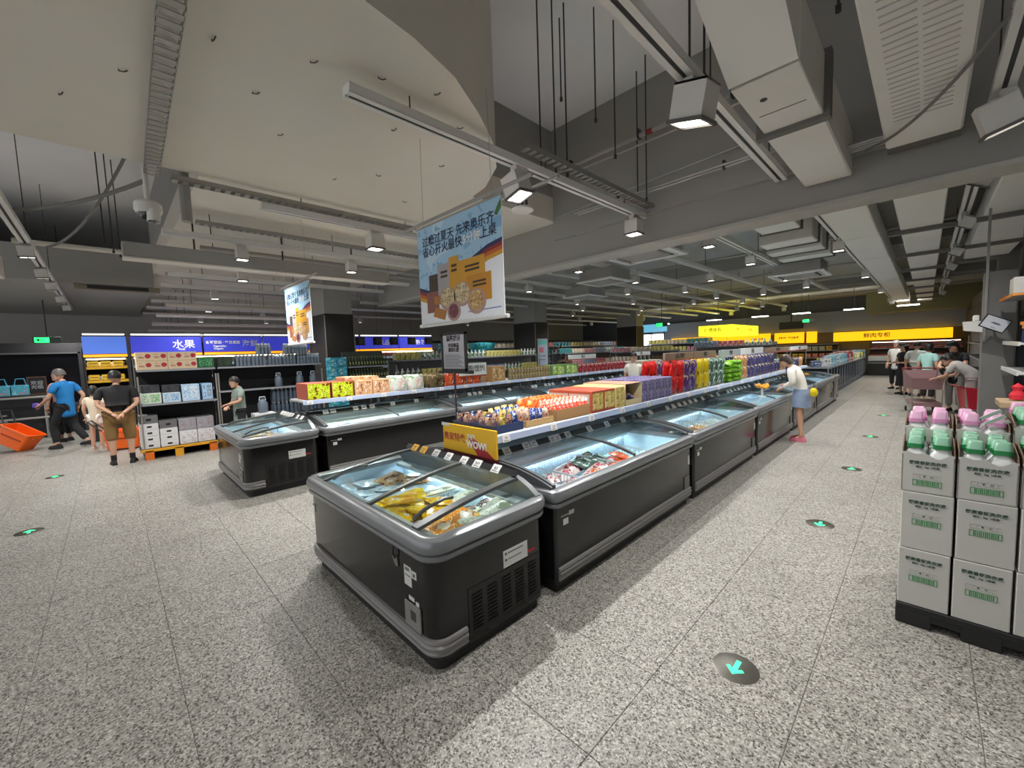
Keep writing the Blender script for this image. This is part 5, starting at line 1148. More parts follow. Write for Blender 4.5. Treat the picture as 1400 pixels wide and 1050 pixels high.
lightbox('blue light box just right of the black column, with a pale picture', 4.9, 6.3, blu, ((.26, .9, '肉类', .2),))
lightbox('blue light box over the green and red goods', 6.35, 7.8, blu, ((.25, .9, '乳品', .2),))
lightbox('blue light box ending behind the black-framed notice', 7.85, 9.3, blu, ((.25, .9, '熟食', .2),))
for i, y in enumerate((5.3, 5.9, 6.5, 7.1, 7.8, 8.5)):
    o = one('hanging_card', 'small dark hanging picture card in front of the blue light boxes', MB().bbox(-.01, -.16, 0, .01, .16, .26, M('card_brown', '#3c2f2c', .6), .003).box(.01, -.05, .03, .0115, .15, .22, P('card_photo', '#5c6462', '#a8aca4', '#3c3230', 3)).tube([(0, 0, .26), (0, 0, 1.955)], .003, darkm, 5), (-13.0, y, 2.2), 'sign'); o['group'] = 'hanging cards'
def chiller(label, y0, y1, m, lit):
    t = thing('wall_chiller', label, 'chiller', (-14.75, y0, 0)); l = y1-y0
    ob('cabinet', MB().box(0, 0, 0, .1, l, 2.03, m).box(0, 0, 0, .8, .03, 2.03, m).box(0, l-.03, 0, .8, l, 2.03, m).box(0, 0, 2.0, .8, l, 2.03, m).box(0, 0, 0, .8, l, .4, m), t)
    for z in (.75, 1.1, 1.45, 1.78): ob('shelf_board', MB().box(.1, .03, z-.02, .72, l-.03, z, M('chiller_shelf', '#a8a49c', .5)).box(.72, .03, z-.04, .735, l-.03, z+.03, M('rail_yellow', '#d8a92c', .5) if lit else lip), t)
    ob('light_strip', MB().box(.6, .05, 1.97, .7, l-.05, 1.995, emis('chiller_light', '#fff0c4', 5 if lit else 3)), t)
    return t
chiller('yellow-lit chiller with white packs behind the man in black', -.42, .36, M('chiller_dark', '#232220', .6), True)
chiller('long wall chiller under the blue light boxes', .42, 9.4, M('chiller_grey', '#5c5b58', .6), False)
yc = Kind('price_card', MB().box(-.004, -.09, 0, .004, .09, .12, M('card_yellow', '#e2b428', .5)).box(.004, -.07, .05, .005, .07, .065, ink).mesh('price_card'), 'yellow price card in the lit chiller behind the man in black', 'price card', 'yellow price cards')
wt = Kind('white_tub', MB().lathe([(.05, 0), (.06, .1), (.062, .12), (0, .125)], white, 10).mesh('white_tub', 40), 'white tub on the shelves of the yellow-lit chiller', 'tub', 'white tubs')
for z in (1.1, 1.45, 1.78):
    for y in (-.27, -.05, .17): yc.put((-14.0, y, z+.035))
    for k in range(5): wt.put((-14.12, -.33+.14*k, z+.002))
wall_k = [Kind('boxed_goods', MB().bbox(-.09, -.085, 0, .09, .085, h, P('wallgoods%d' % k, a, b_, c, 3), .006).mesh('boxed_goods'), f'{n} pack on the wall chiller shelves right of the black column', 'food pack', f'{n} wall packs') for k, (n, h, a, b_, c) in enumerate((('teal', .2, '#2fa88c', '#7cd0b8', '#1c6a58'), ('red', .18, '#b83434', '#e09080', '#f0e0d8'), ('cream', .17, '#c9b48c', '#e8dcc0', '#8a6a40'), ('pale green', .2, '#c8d8c0', '#8fb08c', '#f0f4ec'), ('maroon', .16, '#6b1f2c', '#a84858', '#e8d0d0'), ('lavender', .17, '#a8a4c8', '#d8d4e8', '#5c5888')))]
for z, seq in ((1.782, (0, 0, 1, 4, 2, 3, 3)), (1.452, (4, 4, 1, 5, 5, 2, 3)), (1.102, (3, 0, 3, 2, 1, 5, 4))):
    for i in range(24): wall_k[seq[(i//4) % 7]].put((-14.15, 5.0+.182*i, z), (0, 0, R(-.05, .05)))

# ------------------------------------------------------------------ entrance at far left
dg = M('door_dark_glass', '#0f1013', .15, noise=.2)
d1 = struct('door_1', MB().box(-16.98, -2.6, 0, -16.9, -.55, 2.2, dg))
ob('door_frame', MB().box(-16.9, -2.66, 0, -16.86, -2.58, 2.26, steelb).box(-16.9, -.6, 0, -16.86, -.52, 2.5, M('frame_dark', '#3a3a3c', .4)).box(-16.9, -2.6, 2.2, -16.86, -.55, 2.24, steelb), d1)
t = thing('guard_rail', 'steel tube guard rail at the left entrance', 'rail', (-16.0, -3.2, 0))
for z in (.55, 1.08): ob('rail_tube', MB().tube([(0, 0, z), (0, 2.0, z)], .03, steel, 10), t)
for y in (.05, .95, 1.95): ob('post', MB().tube([(0, y, 0), (0, y, 1.1)], .028, steel, 10), t)
for z in (.2, .35, .5, .65): ob('step_bar', MB().box(-.02, .8, z, .02, 1.3, z+.03, steel), t)
t = thing('checkout_counter', 'dark counter behind the guard rail at the left entrance', 'counter', (-16.55, -3.4, 0))
ob('cabinet', MB().bbox(0, 0, 0, .35, 2.2, 1.1, black, .01), t); ob('top', MB().bbox(-.02, -.02, 1.1, .38, 2.22, 1.14, M('counter_top', '#3a3836', .4), .006), t)
for i, (y, l) in enumerate(((-1.98, 'pale blue carrier box at the frame edge on the entrance counter'), (-1.66, 'pale blue carrier box with a pink band on the entrance counter'))):
    t = thing('carrier_box', l, 'box', (-16.38, y, 1.142)); ob('box', MB().bbox(-.1, -.15, 0, .1, .15, .26, P('carrier%d' % i, '#3fb4cc', '#8fd4e0', '#c88a94', 3), .006), t)
    ob('handle', MB().tube([(0, -.1, .26), (0, -.07, .42), (0, .07, .42), (0, .1, .26)], .012, M('handle_blue', '#4aa8c8', .5), 6), t)
t = thing('framed_board', 'small black menu board in a brown frame at the entrance', 'board', (-16.3, -1.37, 1.142))
ob('frame', MB().bbox(-.02, -.17, 0, .0, .17, .46, M('frame_brown', '#5a3a26', .6), .004).box(0, -.145, .03, .004, .145, .43, black), t)
text('欢迎\n光临', .11, M('chalk', '#a8b0b0', .7), (.0045, 0, .24), '+x', t, .001)
og = M('basket_orange', '#fa6a12', .45)
def pull_basket(label, loc, rot):
    t = thing('shopping_basket', label, 'basket', loc); t.rotation_euler = rot
    def ring(w_, d, z): return rring(-w_/2, -d/2, w_/2, d/2, .04, 0, z, 3)
    ob('shell', MB().loft([ring(.32, .5, 0), ring(.4, .6, .36), ring(.43, .63, .37), ring(.43, .63, .4), ring(.39, .59, .4), ring(.3, .48, .012)], og), t)
    for s in (-1, 1):
        for k in range(5): ob('slot', MB().box(-.006, -.05, -.015, .006, .05, .015, M('slot_dark_orange', '#b23c08', .5)), t, (s*.188, -.16+.08*k, .22), (0, s*.11, 0))
    ob('handle', MB().tube([(-.12, .3, .38), (-.12, .52, .62), (.12, .52, .62), (.12, .3, .38)], .014, darkm, 8), t)
    ob('grip', MB().bbox(-.1, -.33, .3, .1, -.31, .36, og, .005), t)
    for s in (-1, 1): ob('wheel', MB().lathe([(.035, -.012), (.035, .012)], wh_m, 12, Matrix.Translation((s*.12, .2, .0)) @ Matrix.Rotation(PI/2, 4, 'Y')), t)
    return t
pull_basket('large orange pull basket tilted on its wheels at the left frame edge', (-14.1, -1.62, .12), (.5, .1, 2.5))
pull_basket('orange basket on the floor behind the man in black', (-12.2, .12, .035), (0, 0, 2.9))

# ------------------------------------------------------------------ shelving across the middle of the store
gm = M('gondola_mid', '#77777a', .6)
mids = [(n, h, a, b_, c) for n, h, a, b_, c in (('white bottle', .24, '#d6d8d4', '#b4c4b8', '#6a8c74'), ('pale yellow', .2, '#d8cc7a', '#ece4b8', '#7a8c3c'), ('grey-blue', .2, '#7f90a8', '#c4ccd8', '#404c64'), ('pink', .18, '#c88a94', '#e8ccd0', '#7c3440'), ('brown', .18, '#6f5440', '#b09878', '#34261c'), ('teal', .2, '#3a8f94', '#a0ccd0', '#1c4c54'), ('cream', .18, '#d8ceb8', '#b08c64', '#f0ece0'), ('red', .2, '#a8323a', '#d8908c', '#ece0dc'))]
MK = [Kind(('bottle', 'yellow_pack', 'greyblue_pack', 'pink_pack', 'brown_pack', 'teal_pack', 'cream_pack', 'red_pack')[k], MB().bbox(-.08, -.07, 0, .08, .07, h, P('mid%d' % k, a, b_, c, 3), .008).mesh('shelf_pack'), f'{n} pack on the shelving between the black columns', 'shelf pack', f'{n} packs on the middle shelving') for k, (n, h, a, b_, c) in enumerate(mids)]  # plain packs of unknown contents, told apart only by colour and height
MK[0] = Kind('bottle', MB().lathe([(.05, 0), (.055, .02), (.052, .15), (.022, .19), (.022, .24), (0, .24)], M('bottle_white', '#d3d6d2', .4), 10).box(.045, -.03, .04, .056, .03, .12, grn).mesh('bottle', 40), 'white bottle on the shelving between the black columns', 'bottle', 'white bottles on the middle shelving')
def fill(x, y0, y1, z, seq, step=.17, ax='y'):
    n = int((y1-y0)/step)
    for i in range(n):
        k = MK[seq[(i//5) % len(seq)]]; u = y0+step*(i+.5)
        k.put((x, u, z+.001) if ax == 'y' else (u, x, z+.001), (0, 0, R(-.06, .06) - (0 if ax == 'y' else PI/2)))
for y0, y1 in ((5.7, 11.7), (13.0, 19.6)):
    gondola('long shelving row behind the left island, '+('nearer' if y0 < 6 else 'farther')+' of two', -10.85, y0, -10.35, y1, 1.72, (.3, .75, 1.2, 1.68), gm)
    fill(-10.5, y0, y1, 1.2, (0, 1, 4, 6, 2) if y0 < 6 else (4, 3, 2, 7, 6)); fill(-10.5, y0, y1, 1.68, (1, 0, 5, 0, 1) if y0 < 6 else (5, 6, 3, 2, 0))
    fill(-10.5, y0, y1, .75, (2, 6, 3), .4)
def cross(label, x0, x1, y, h, boards, seqs):
    t = gondola(label, 0, 0, .5, x1-x0, h, boards, gm); t.location = (x0, y+.5, 0); t.rotation_euler = (0, 0, -PI/2)
    for z, s_ in zip(boards, seqs): fill(y+.18, x0, x1, z, s_, .19, 'x')
cross('cross shelving with mixed packs under the far black column', -10.2, -7.2, 16.4, 1.7, (.9, 1.25, 1.65), ((2, 3, 6), (6, 0, 4), (3, 6, 1)))
cross('cross shelving with pale packs behind the header signs', -6.8, -3.9, 17.2, 1.85, (.9, 1.3, 1.75), ((0, 6, 4), (6, 4, 3), (2, 7, 0)))
cross('far cross shelving near the yellow box sign', -9.8, -6.6, 19.2, 2.0, (1.2, 1.6, 1.95), ((4, 3, 6), (7, 1, 3), (1, 6, 5)))
gondola('tall shelving along the left wall beyond the blue light boxes', -14.7, 9.7, -14.1, 17.6, 2.3, (.4, .85, 1.25, 1.65, 2.05), gm)
gondola('tall shelving along the left wall, far stretch behind the second column', -14.7, 17.8, -14.1, 25, 2.3, (.4, .85, 1.25, 1.65, 2.05), gm)
for z, s_ in ((1.25, (6, 3, 1, 4, 2)), (1.65, (7, 6, 0, 3, 5)), (2.05, (5, 1, 6, 2, 7))): fill(-14.3, 9.8, 24.8, z, s_, .3)
# green basket-shaped tower, poster on the second column
t = thing('hanging_display', 'teal net display tower standing behind the framed notice', 'display', (-12.4, 10.6, 0)); 
ob('tower', MB().lathe([(.45, 0), (.4, 1.2), (.28, 1.6), (.55, 2.1), (.55, 2.2), (0, 2.25)], P('net_teal', '#2a8c98', '#4ab0b8', '#1c5c6c', 5), 12), t)
t = thing('column_poster', 'pale poster with pink and mint blocks on the second black column', 'poster', (-10.785, 12.08, 1.15))
ob('sheet', MB().box(0, 0, 0, .012, .6, 1.15, M('poster_pale', '#b8c4d4', .5)).box(.012, .03, .92, .014, .57, 1.08, M('poster_mint', '#7ad0c8', .5)).box(.012, .1, .6, .014, .36, .8, M('poster_pink', '#d88090', .5)).box(.012, .1, .45, .014, .5, .47, ink).box(.012, .1, .3, .014, .45, .32, ink), t)
# glass-front cases past the island, goods on top
cg_ = glass_mat('case_glass', '#9fb4c4', .6); cf = M('case_frame', '#8f9499', .35, .5); cb_ = M('case_body', '#4a525c', .5)
gtop = [Kind('packet', MB().bbox(-.14, -.11, 0, .14, .11, h, P('casetop%d' % k, a, b_, c, 2.5), .01).mesh('shelf_pack'), f'{n} packet on top of the glass cases beyond the freezers', 'food pack', f'{n} packets on the glass cases') for k, (n, h, a, b_, c) in enumerate((('yellow', .26, '#d8cc3c', '#6a9c3c', '#f0e8a0'), ('dark blue', .2, '#2a3450', '#6c7c9c', '#c0c8d8'), ('sky-blue', .35, '#8fc4d4', '#dce8ec', '#4a7c94'), ('red and white', .4, '#c0505c', '#e8d8d8', '#8c2434'), ('white', .3, '#d4d6d4', '#a8b0b4', '#5c6468')))]
for i in range(6):
    y = 16.4+1.9*i
    t = thing('glass_case', ['first', 'second', 'third', 'fourth', 'fifth', 'last'][i]+' glass-front case in the line beyond the freezer island', 'display case', (-2.9, y, 0))
    ob('base', MB().bbox(0, 0, 0, .75, 1.86, .16, cb_, .006).box(0, .02, .16, .05, 1.84, .95, cb_).box(.3, .02, .16, .34, 1.84, .7, cb_), t)
    ob('glass_front', MB().box(.7, .03, .17, .708, 1.83, .9, cg_), t)
    ob('top', MB().bbox(0, 0, .9, .77, 1.86, .95, cf, .006), t)
    for yy in (.0, .62, 1.22, 1.83): ob('frame_post', MB().box(.69, yy, .16, .73, yy+.03, .9, cf), t)
    for k in range(6): gtop[(i+k//2 if i else k) % 5 if i > 1 else (1, 4, 1, 2, 0, 2)[k]].put((-2.45+(.12 if k % 2 else -.1), y+.2+.29*k, .951), (0, 0, R(-.1, .1)))

# ------------------------------------------------------------------ far wall: meat counter and yellow signs
yel = emis('sign_yellow_lit', '#e8a60c', .75); yel2 = emis('sign_lemon_lit', '#efe528', .85); bandg = M('band_blue_grey', '#8790a2', .7)
struct('wall_back_band', MB().box(-14, 28.3, 2.28, 1.3, 28.79, 3.4, bandg))
def ysign(label, x0, x1, z0, z1, body=None, y=28.0, gap=None):
    t = thing('yellow_sign', label, 'sign', (x0, y, z0)); ob('panel', MB().bbox(0, 0, 0, x1-x0, .25, z1-z0, yel, .004), t)
    if body: text(body[0], body[2], ink, (body[1], -.003, (z1-z0)*.5), '-y', t, .004)
ysign('long amber sign over the meat counter at the end of the right aisle', -3.55, .85, 1.76, 2.24, ('鲜肉专柜', 1.75, .26))
ysign('short amber sign block left of the meat counter sign', -4.75, -4.3, 1.74, 2.36)
ysign('amber sign with a fine printed line, middle of the far wall', -6.3, -4.9, 1.76, 2.36, ('冷鲜肉 · 每日新鲜', .7, .13))
ysign('amber sign above the yellow-lit meat shelves, left of the printed one', -8.9, -6.55, 1.72, 2.38, ('牛肉 羊肉', 1.7, .15))
ysign('amber sign at the left end of the far wall, beside the lemon box sign', -12.5, -9.0, 1.75, 2.35)
t = thing('lemon_box_sign', 'hanging lemon-yellow box sign with faint lettering, centre right of the far ceiling', 'sign', (-7.76, 20.4, 2.24))
ob('box', MB().bbox(0, 0, 0, 1.5, 4.1, .48, yel2, .004), t)
lt = M('faint_letter', '#b7b06a', .6); text('烘焙面包', .2, lt, (.66, -.003, .26), '-y', t, .004); text('现烤', .22, lt, (1.503, .8, .24), '+x', t, .004); text('今日新鲜', .2, M('orange_letter', '#e0882c', .6), (1.503, 2.6, .24), '+x', t, .004)
ob('hanger_rod', MB().tube([(.75, .4, .48), (.75, .4, 1.92)], .012, darkm, 6), t); ob('hanger_rod', MB().tube([(1.1, 3.6, .48), (1.1, 3.6, 1.92)], .012, darkm, 6), t)
t = thing('meat_counter', 'long dark meat counter with a pale top at the end of the right aisle', 'counter', (-2.05, 27.2, 0))
ob('base', MB().bbox(0, 0, 0, 3.25, .9, .72, M('counter_black', '#1c1f1e', .4), .01).box(0, -.02, .6, 3.25, 0, .66, steelb), t)
ob('top_glass', MB().bbox(0, 0, .72, 3.25, .7, .98, M('counter_pale', '#b9bcb8', .35), .02), t)
ob('back_shelf', MB().box(0, .86, .98, 3.25, .9, 1.72, M('counter_brown', '#3a2620', .6)).box(0, .6, 1.3, 3.25, .9, 1.34, steelb).box(0, .55, 1.66, 3.25, .9, 1.7, M('counter_brown', '#3a2620', .6)), t)
ob('light_strip', MB().box(.1, .62, 1.63, 3.15, .68, 1.655, emis('meat_light', '#ffd8c8', 3)), t)
mt = Kind('meat_tray', MB().bbox(-.14, -.1, 0, .14, .1, .06, M('meat_red', '#9c4038', .5, noise=.25, scale=14), .01).mesh('meat_tray'), 'tray of red meat on the back shelf of the far counter', 'meat tray', 'meat trays')
for k in range(10): mt.put((-1.85+.32*k, 27.95, 1.342)); mt.put((-1.85+.32*k, 27.6, .982))
t = gondola('long lit shelving under the amber signs of the far wall', 0, 0, .5, 9.0, 1.72, (.9, 1.3, 1.65), M('gondola_warm', '#5c4a34', .6)); t.location = (-12.3, 28.4, 0); t.rotation_euler = (0, 0, -PI/2)
fw = [Kind('stacked_pack', MB().bbox(-.13, -.1, 0, .13, .1, .24, P('farw%d' % k, a, b_, c, 3), .01).mesh('shelf_pack'), f'{n} pack on the lit shelving of the far wall', 'food pack', f'{n} packs at the far wall') for k, (n, a, b_, c) in enumerate((('gold', '#c8962c', '#e8c870', '#7c4a18'), ('red', '#b04038', '#e0a090', '#f0e0d0'), ('white', '#d0ccc0', '#a89880', '#6c5c48')))]
for k in range(28):
    fw[(k//3) % 3].put((-12.1+.31*k, 28.1, 1.302)); fw[(k//4+1) % 3].put((-12.1+.31*k, 28.1, .902))
t = thing('menu_lightbox', 'bright white menu light boxes far behind the third column', 'sign', (-14.5, 25.5, 1.95))
for k in range(3): ob('panel', MB().bbox(.9*k, 0, 0, .9*k+.8, .1, .7, emis('menu_white', '#eef0f2', 1.6), .004), t)
ob('header', MB().bbox(-.1, 0, .85, 2.8, .1, 1.35, emis('menu_blue', '#5c9cb8', .6), .004).box(0, .02, -.0, .05, .08, .9, darkm).box(2.6, .02, 0, 2.65, .08, .9, darkm), t)
ob('leg', MB().box(.1, .02, -1.95, .15, .08, 0, darkm), t); ob('leg', MB().box(2.5, .02, -1.95, 2.55, .08, 0, darkm), t)
t = thing('ceiling_projector', 'black box hung under the blue-grey band of the far wall', 'projector', (-5.4, 27.6, 2.55)); ob('body', MB().bbox(-.55, -.2, 0, .55, .2, .4, black, .03), t); ob('mount', MB().box(-.03, -.03, .38, .03, .03, 1.6, darkm), t)
for x in (-11.5, -8.5, -6.2, -4.4, -2.4, -.6): 
    t = thing('panel_light', 'flat white light panel in the far ceiling near the meat counter', 'ceiling light', (x, 24.6, 3.2), 0, 'far panel lights'); ob('panel', MB().bbox(-.35, -.18, 0, .35, .18, .03, emis('panel_glow', '#f6f6f0', 4), .004), t); ob('rod', MB().box(-.008, -.008, .03, .008, .008, .95, darkm), t)
# ------------------------------------------------------------------ people
skinm = M('skin_tone', '#c79a80', .55, noise=.05, scale=5); hairm = M('hair_black', '#17130f', .45, noise=.3, scale=30); hairg = M('hair_grey', '#5c5854', .5, noise=.35, scale=30)
eyew = M('eye_white', '#d8d4cc', .3); eyed = M('eye_dark', '#1c1410', .3); lipm = M('lips', '#a0605a', .5)
def skin_surface(name, nodes, edges, root, mat, sub=2):
    """nodes: {key: (pos, radius)}; grown with a Skin modifier and smoothed, returned as one mesh"""
    keys = list(nodes); ix = {k: i for i, k in enumerate(keys)}
    me = bpy.data.meshes.new(name); me.from_pydata([tuple(nodes[k][0]) for k in keys], [(ix[a], ix[b]) for a, b in edges], [])
    o = bpy.data.objects.new(name, me); COL.objects.link(o)
    sk = o.modifiers.new('skin', 'SKIN'); sk.use_smooth_shade = True
    for i, k in enumerate(keys):
        r = nodes[k][1]; d = me.skin_vertices[0].data[i]; d.radius = (r, r) if not isinstance(r, tuple) else r; d.use_root = (k == root)
    o.modifiers.new('sub', 'SUBSURF').levels = sub
    bpy.context.view_layer.update()
    out = bpy.data.meshes.new_from_object(o.evaluated_get(bpy.context.evaluated_depsgraph_get()))
    bpy.data.objects.remove(o); out.name = name; out.materials.clear(); out.materials.append(mat); return out
def join_mb(me, mb):
    """append builder geometry to a mesh"""
    bm = bmesh.new(); bm.from_mesh(me); n0 = len(me.materials)
    for m in mb.mats: me.materials.append(m)
    vs = [bm.verts.new(p) for p in mb.v]
    for f, k in zip(mb.f, mb.m):
        try: q = bm.faces.new([vs[i] for i in f]); q.material_index = n0+k; q.smooth = True
        except ValueError: pass
    bm.to_mesh(me); bm.free(); return me
def head_mb(c, yaw, pitch, s, face=True, scale=1):
    """head with eyes, nose, mouth and ears; looks along local +y before turning"""
    T_ = Matrix.Translation(c) @ Matrix.Rotation(yaw, 4, 'Z') @ Matrix.Rotation(pitch, 4, 'X') @ Matrix.Scale(s, 4)
    mb = MB(); rings = []
    prof_ = [(-.118, .03, .045), (-.11, .05, .04), (-.09, .062, .028), (-.06, .07, .012), (-.025, .076, .003), (.01, .079, -.002), (.045, .079, -.006), (.08, .068, -.01), (.105, .045, -.012), (.118, .015, -.012)]
    for z, r, dy in prof_: rings.append([(r*.94*math.cos(a*PI/8), dy+r*1.2*math.sin(a*PI/8), z) for a in range(16)])
    mb.loft(rings, skinm, True, True, T_)
    mb.loft([[(-.008, .092, .012), (.008, .092, .012), (.006, .085, .014)], [(-.015, .1, -.03), (.015, .1, -.03), (.0, .118, -.026)], [(-.012, .09, -.042), (.012, .09, -.042), (.0, .1, -.042)]], skinm, True, True, T_)
    for sx in (-1, 1):
        mb.lathe([(0, -.008), (.012, -.004), (.012, .004), (0, .008)], eyew, 8, T_ @ Matrix.Translation((sx*.031, .083, .006)) @ Matrix.Rotation(PI/2, 4, 'X'))
        mb.lathe([(0, -.009), (.006, -.003), (0, .009)], eyed, 8, T_ @ Matrix.Translation((sx*.031, .086, .006)) @ Matrix.Rotation(PI/2, 4, 'X'))
        mb.box(sx*.031-.018, .086, .024, sx*.031+.018, .094, .03, hairm, T_)
        mb.loft([[(sx*.07, -.012, .02), (sx*.07, .014, .02), (sx*.07, .01, -.035), (sx*.07, -.006, -.035)], [(sx*.088, -.024, .028), (sx*.086, .008, .024), (sx*.08, .006, -.035), (sx*.082, -.01, -.036)]], skinm, True, True, T_)
    mb.box(-.024, .088, -.068, .024, .0975, -.06, lipm, T_)
    return mb, T_
def hair_mb(T_, m, style):
    mb = MB(); n = 16
    back = {'short': -.04, 'bob': -.14, 'bun': -.03, 'buzz': -.02, 'long': -.3}[style]; rings = []
    for i in range(8):
        u = i/7; z_b = .128*math.cos(u*1.75)+ (0 if i < 5 else (back+.03)*(i-4)/3*.6); r = .094*math.sin(min(u*1.75+.12, 1.55))
        ring = []
        for a in range(n):
            t = a*2*PI/n; fr = max(0, math.sin(t)); y = -.012+r*1.17*math.sin(t); x = r*.98*math.cos(t)
            z = max(z_b, .128*math.cos(u*1.75)) if fr > .35 else z_b
            if fr > .35 and i > 3: z = max(z, .055-.02*(1-fr)); y = min(y, .098-.03*(i-4)*.1)
            ring.append((x, y, z))
        rings.append(ring)
    mb.loft(rings, m, True, True, T_)
    if style == 'bun': mb.lathe([(0, -.035), (.03, -.02), (.038, .0), (.03, .02), (0, .035)], m, 10, T_ @ Matrix.Translation((0, -.05, .135)))
    if style == 'long': mb.loft([[(-.07, -.07, .02), (.07, -.07, .02), (.075, -.11, .02), (-.075, -.11, .02)], [(-.08, -.07, -.28), (.08, -.07, -.28), (.07, -.12, -.28), (-.07, -.12, -.28)]], m, True, True, T_)
    return mb
def hand_mb(wrist, d, up, s, mat, curl=.5):
    """palm, four unequal bent fingers and a thumb from the side of the palm"""
    d = Vector(d).normalized(); up = Vector(up); up = (up-d*up.dot(d)).normalized(); sd = d.cross(up)
    w_ = Vector(wrist); mb = MB()
    P_ = lambda a, b, c: tuple(w_+d*a*s+sd*b*s+up*c*s)
    mb.loft([[P_(0, -.026, -.014), P_(0, .026, -.014), P_(0, .026, .014), P_(0, -.026, .014)], [P_(.05, -.04, -.014), P_(.05, .04, -.014), P_(.05, .04, .012), P_(.05, -.04, .012)], [P_(.088, -.038, -.011), P_(.088, .038, -.011), P_(.088, .038, .01), P_(.088, -.038, .01)]], mat)
    for k, (b, l) in enumerate(((-.03, .062), (-.01, .074), (.01, .07), (.03, .055))):
        c1, c2 = curl*.6, curl*1.3
        p0 = (.085, b, 0); p1 = (.085+l*.45*math.cos(c1), b*1.05, -l*.45*math.sin(c1)); p2 = (p1[0]+l*.55*math.cos(c2), b*1.05, p1[2]-l*.55*math.sin(c2))
        mb.tube([P_(*p0), P_(*p1), P_(*p2)], [.0095*s, .0085*s, .007*s], mat, 6)
    mb.tube([P_(.02, -.03, -.002), P_(.05, -.058, -.012), P_(.075, -.062, -.026)], [.012*s, .0105*s, .008*s], mat, 6)
    return mb
def shoe_mb(ankle, toe, m, s, sole):
    a = Vector(ankle); t = Vector(toe); d = (t-a); d.z = 0; d.normalize(); sd = Vector((-d.y, d.x, 0)); base = Vector((a.x, a.y, 0)); mb = MB()
    z0 = max(0, min(a.z-.085*s, .4))
    P_ = lambda u, v, z: tuple(base+d*u*s+sd*v*s+Vector((0, 0, z0+z*s)))
    def ring(z, w_, u0, u1): return [P_(u0, -w_*.7, z), P_(u0-.01, 0, z), P_(u0, w_*.7, z), P_(u0+.07, w_*.85, z), P_(u1-.07, w_, z), P_(u1-.02, w_*.65, z), P_(u1, 0, z), P_(u1-.02, -w_*.65, z), P_(u1-.07, -w_, z), P_(u0+.07, -w_*.85, z)]
    mb.loft([ring(0, .048, -.07, .19), ring(.025, .05, -.072, .195)], sole)
    mb.loft([ring(.025, .047, -.068, .19), ring(.055, .043, -.06, .165), ring(.08, .036, -.05, .06), ring(.095, .034, -.045, .04)], m)
    return mb
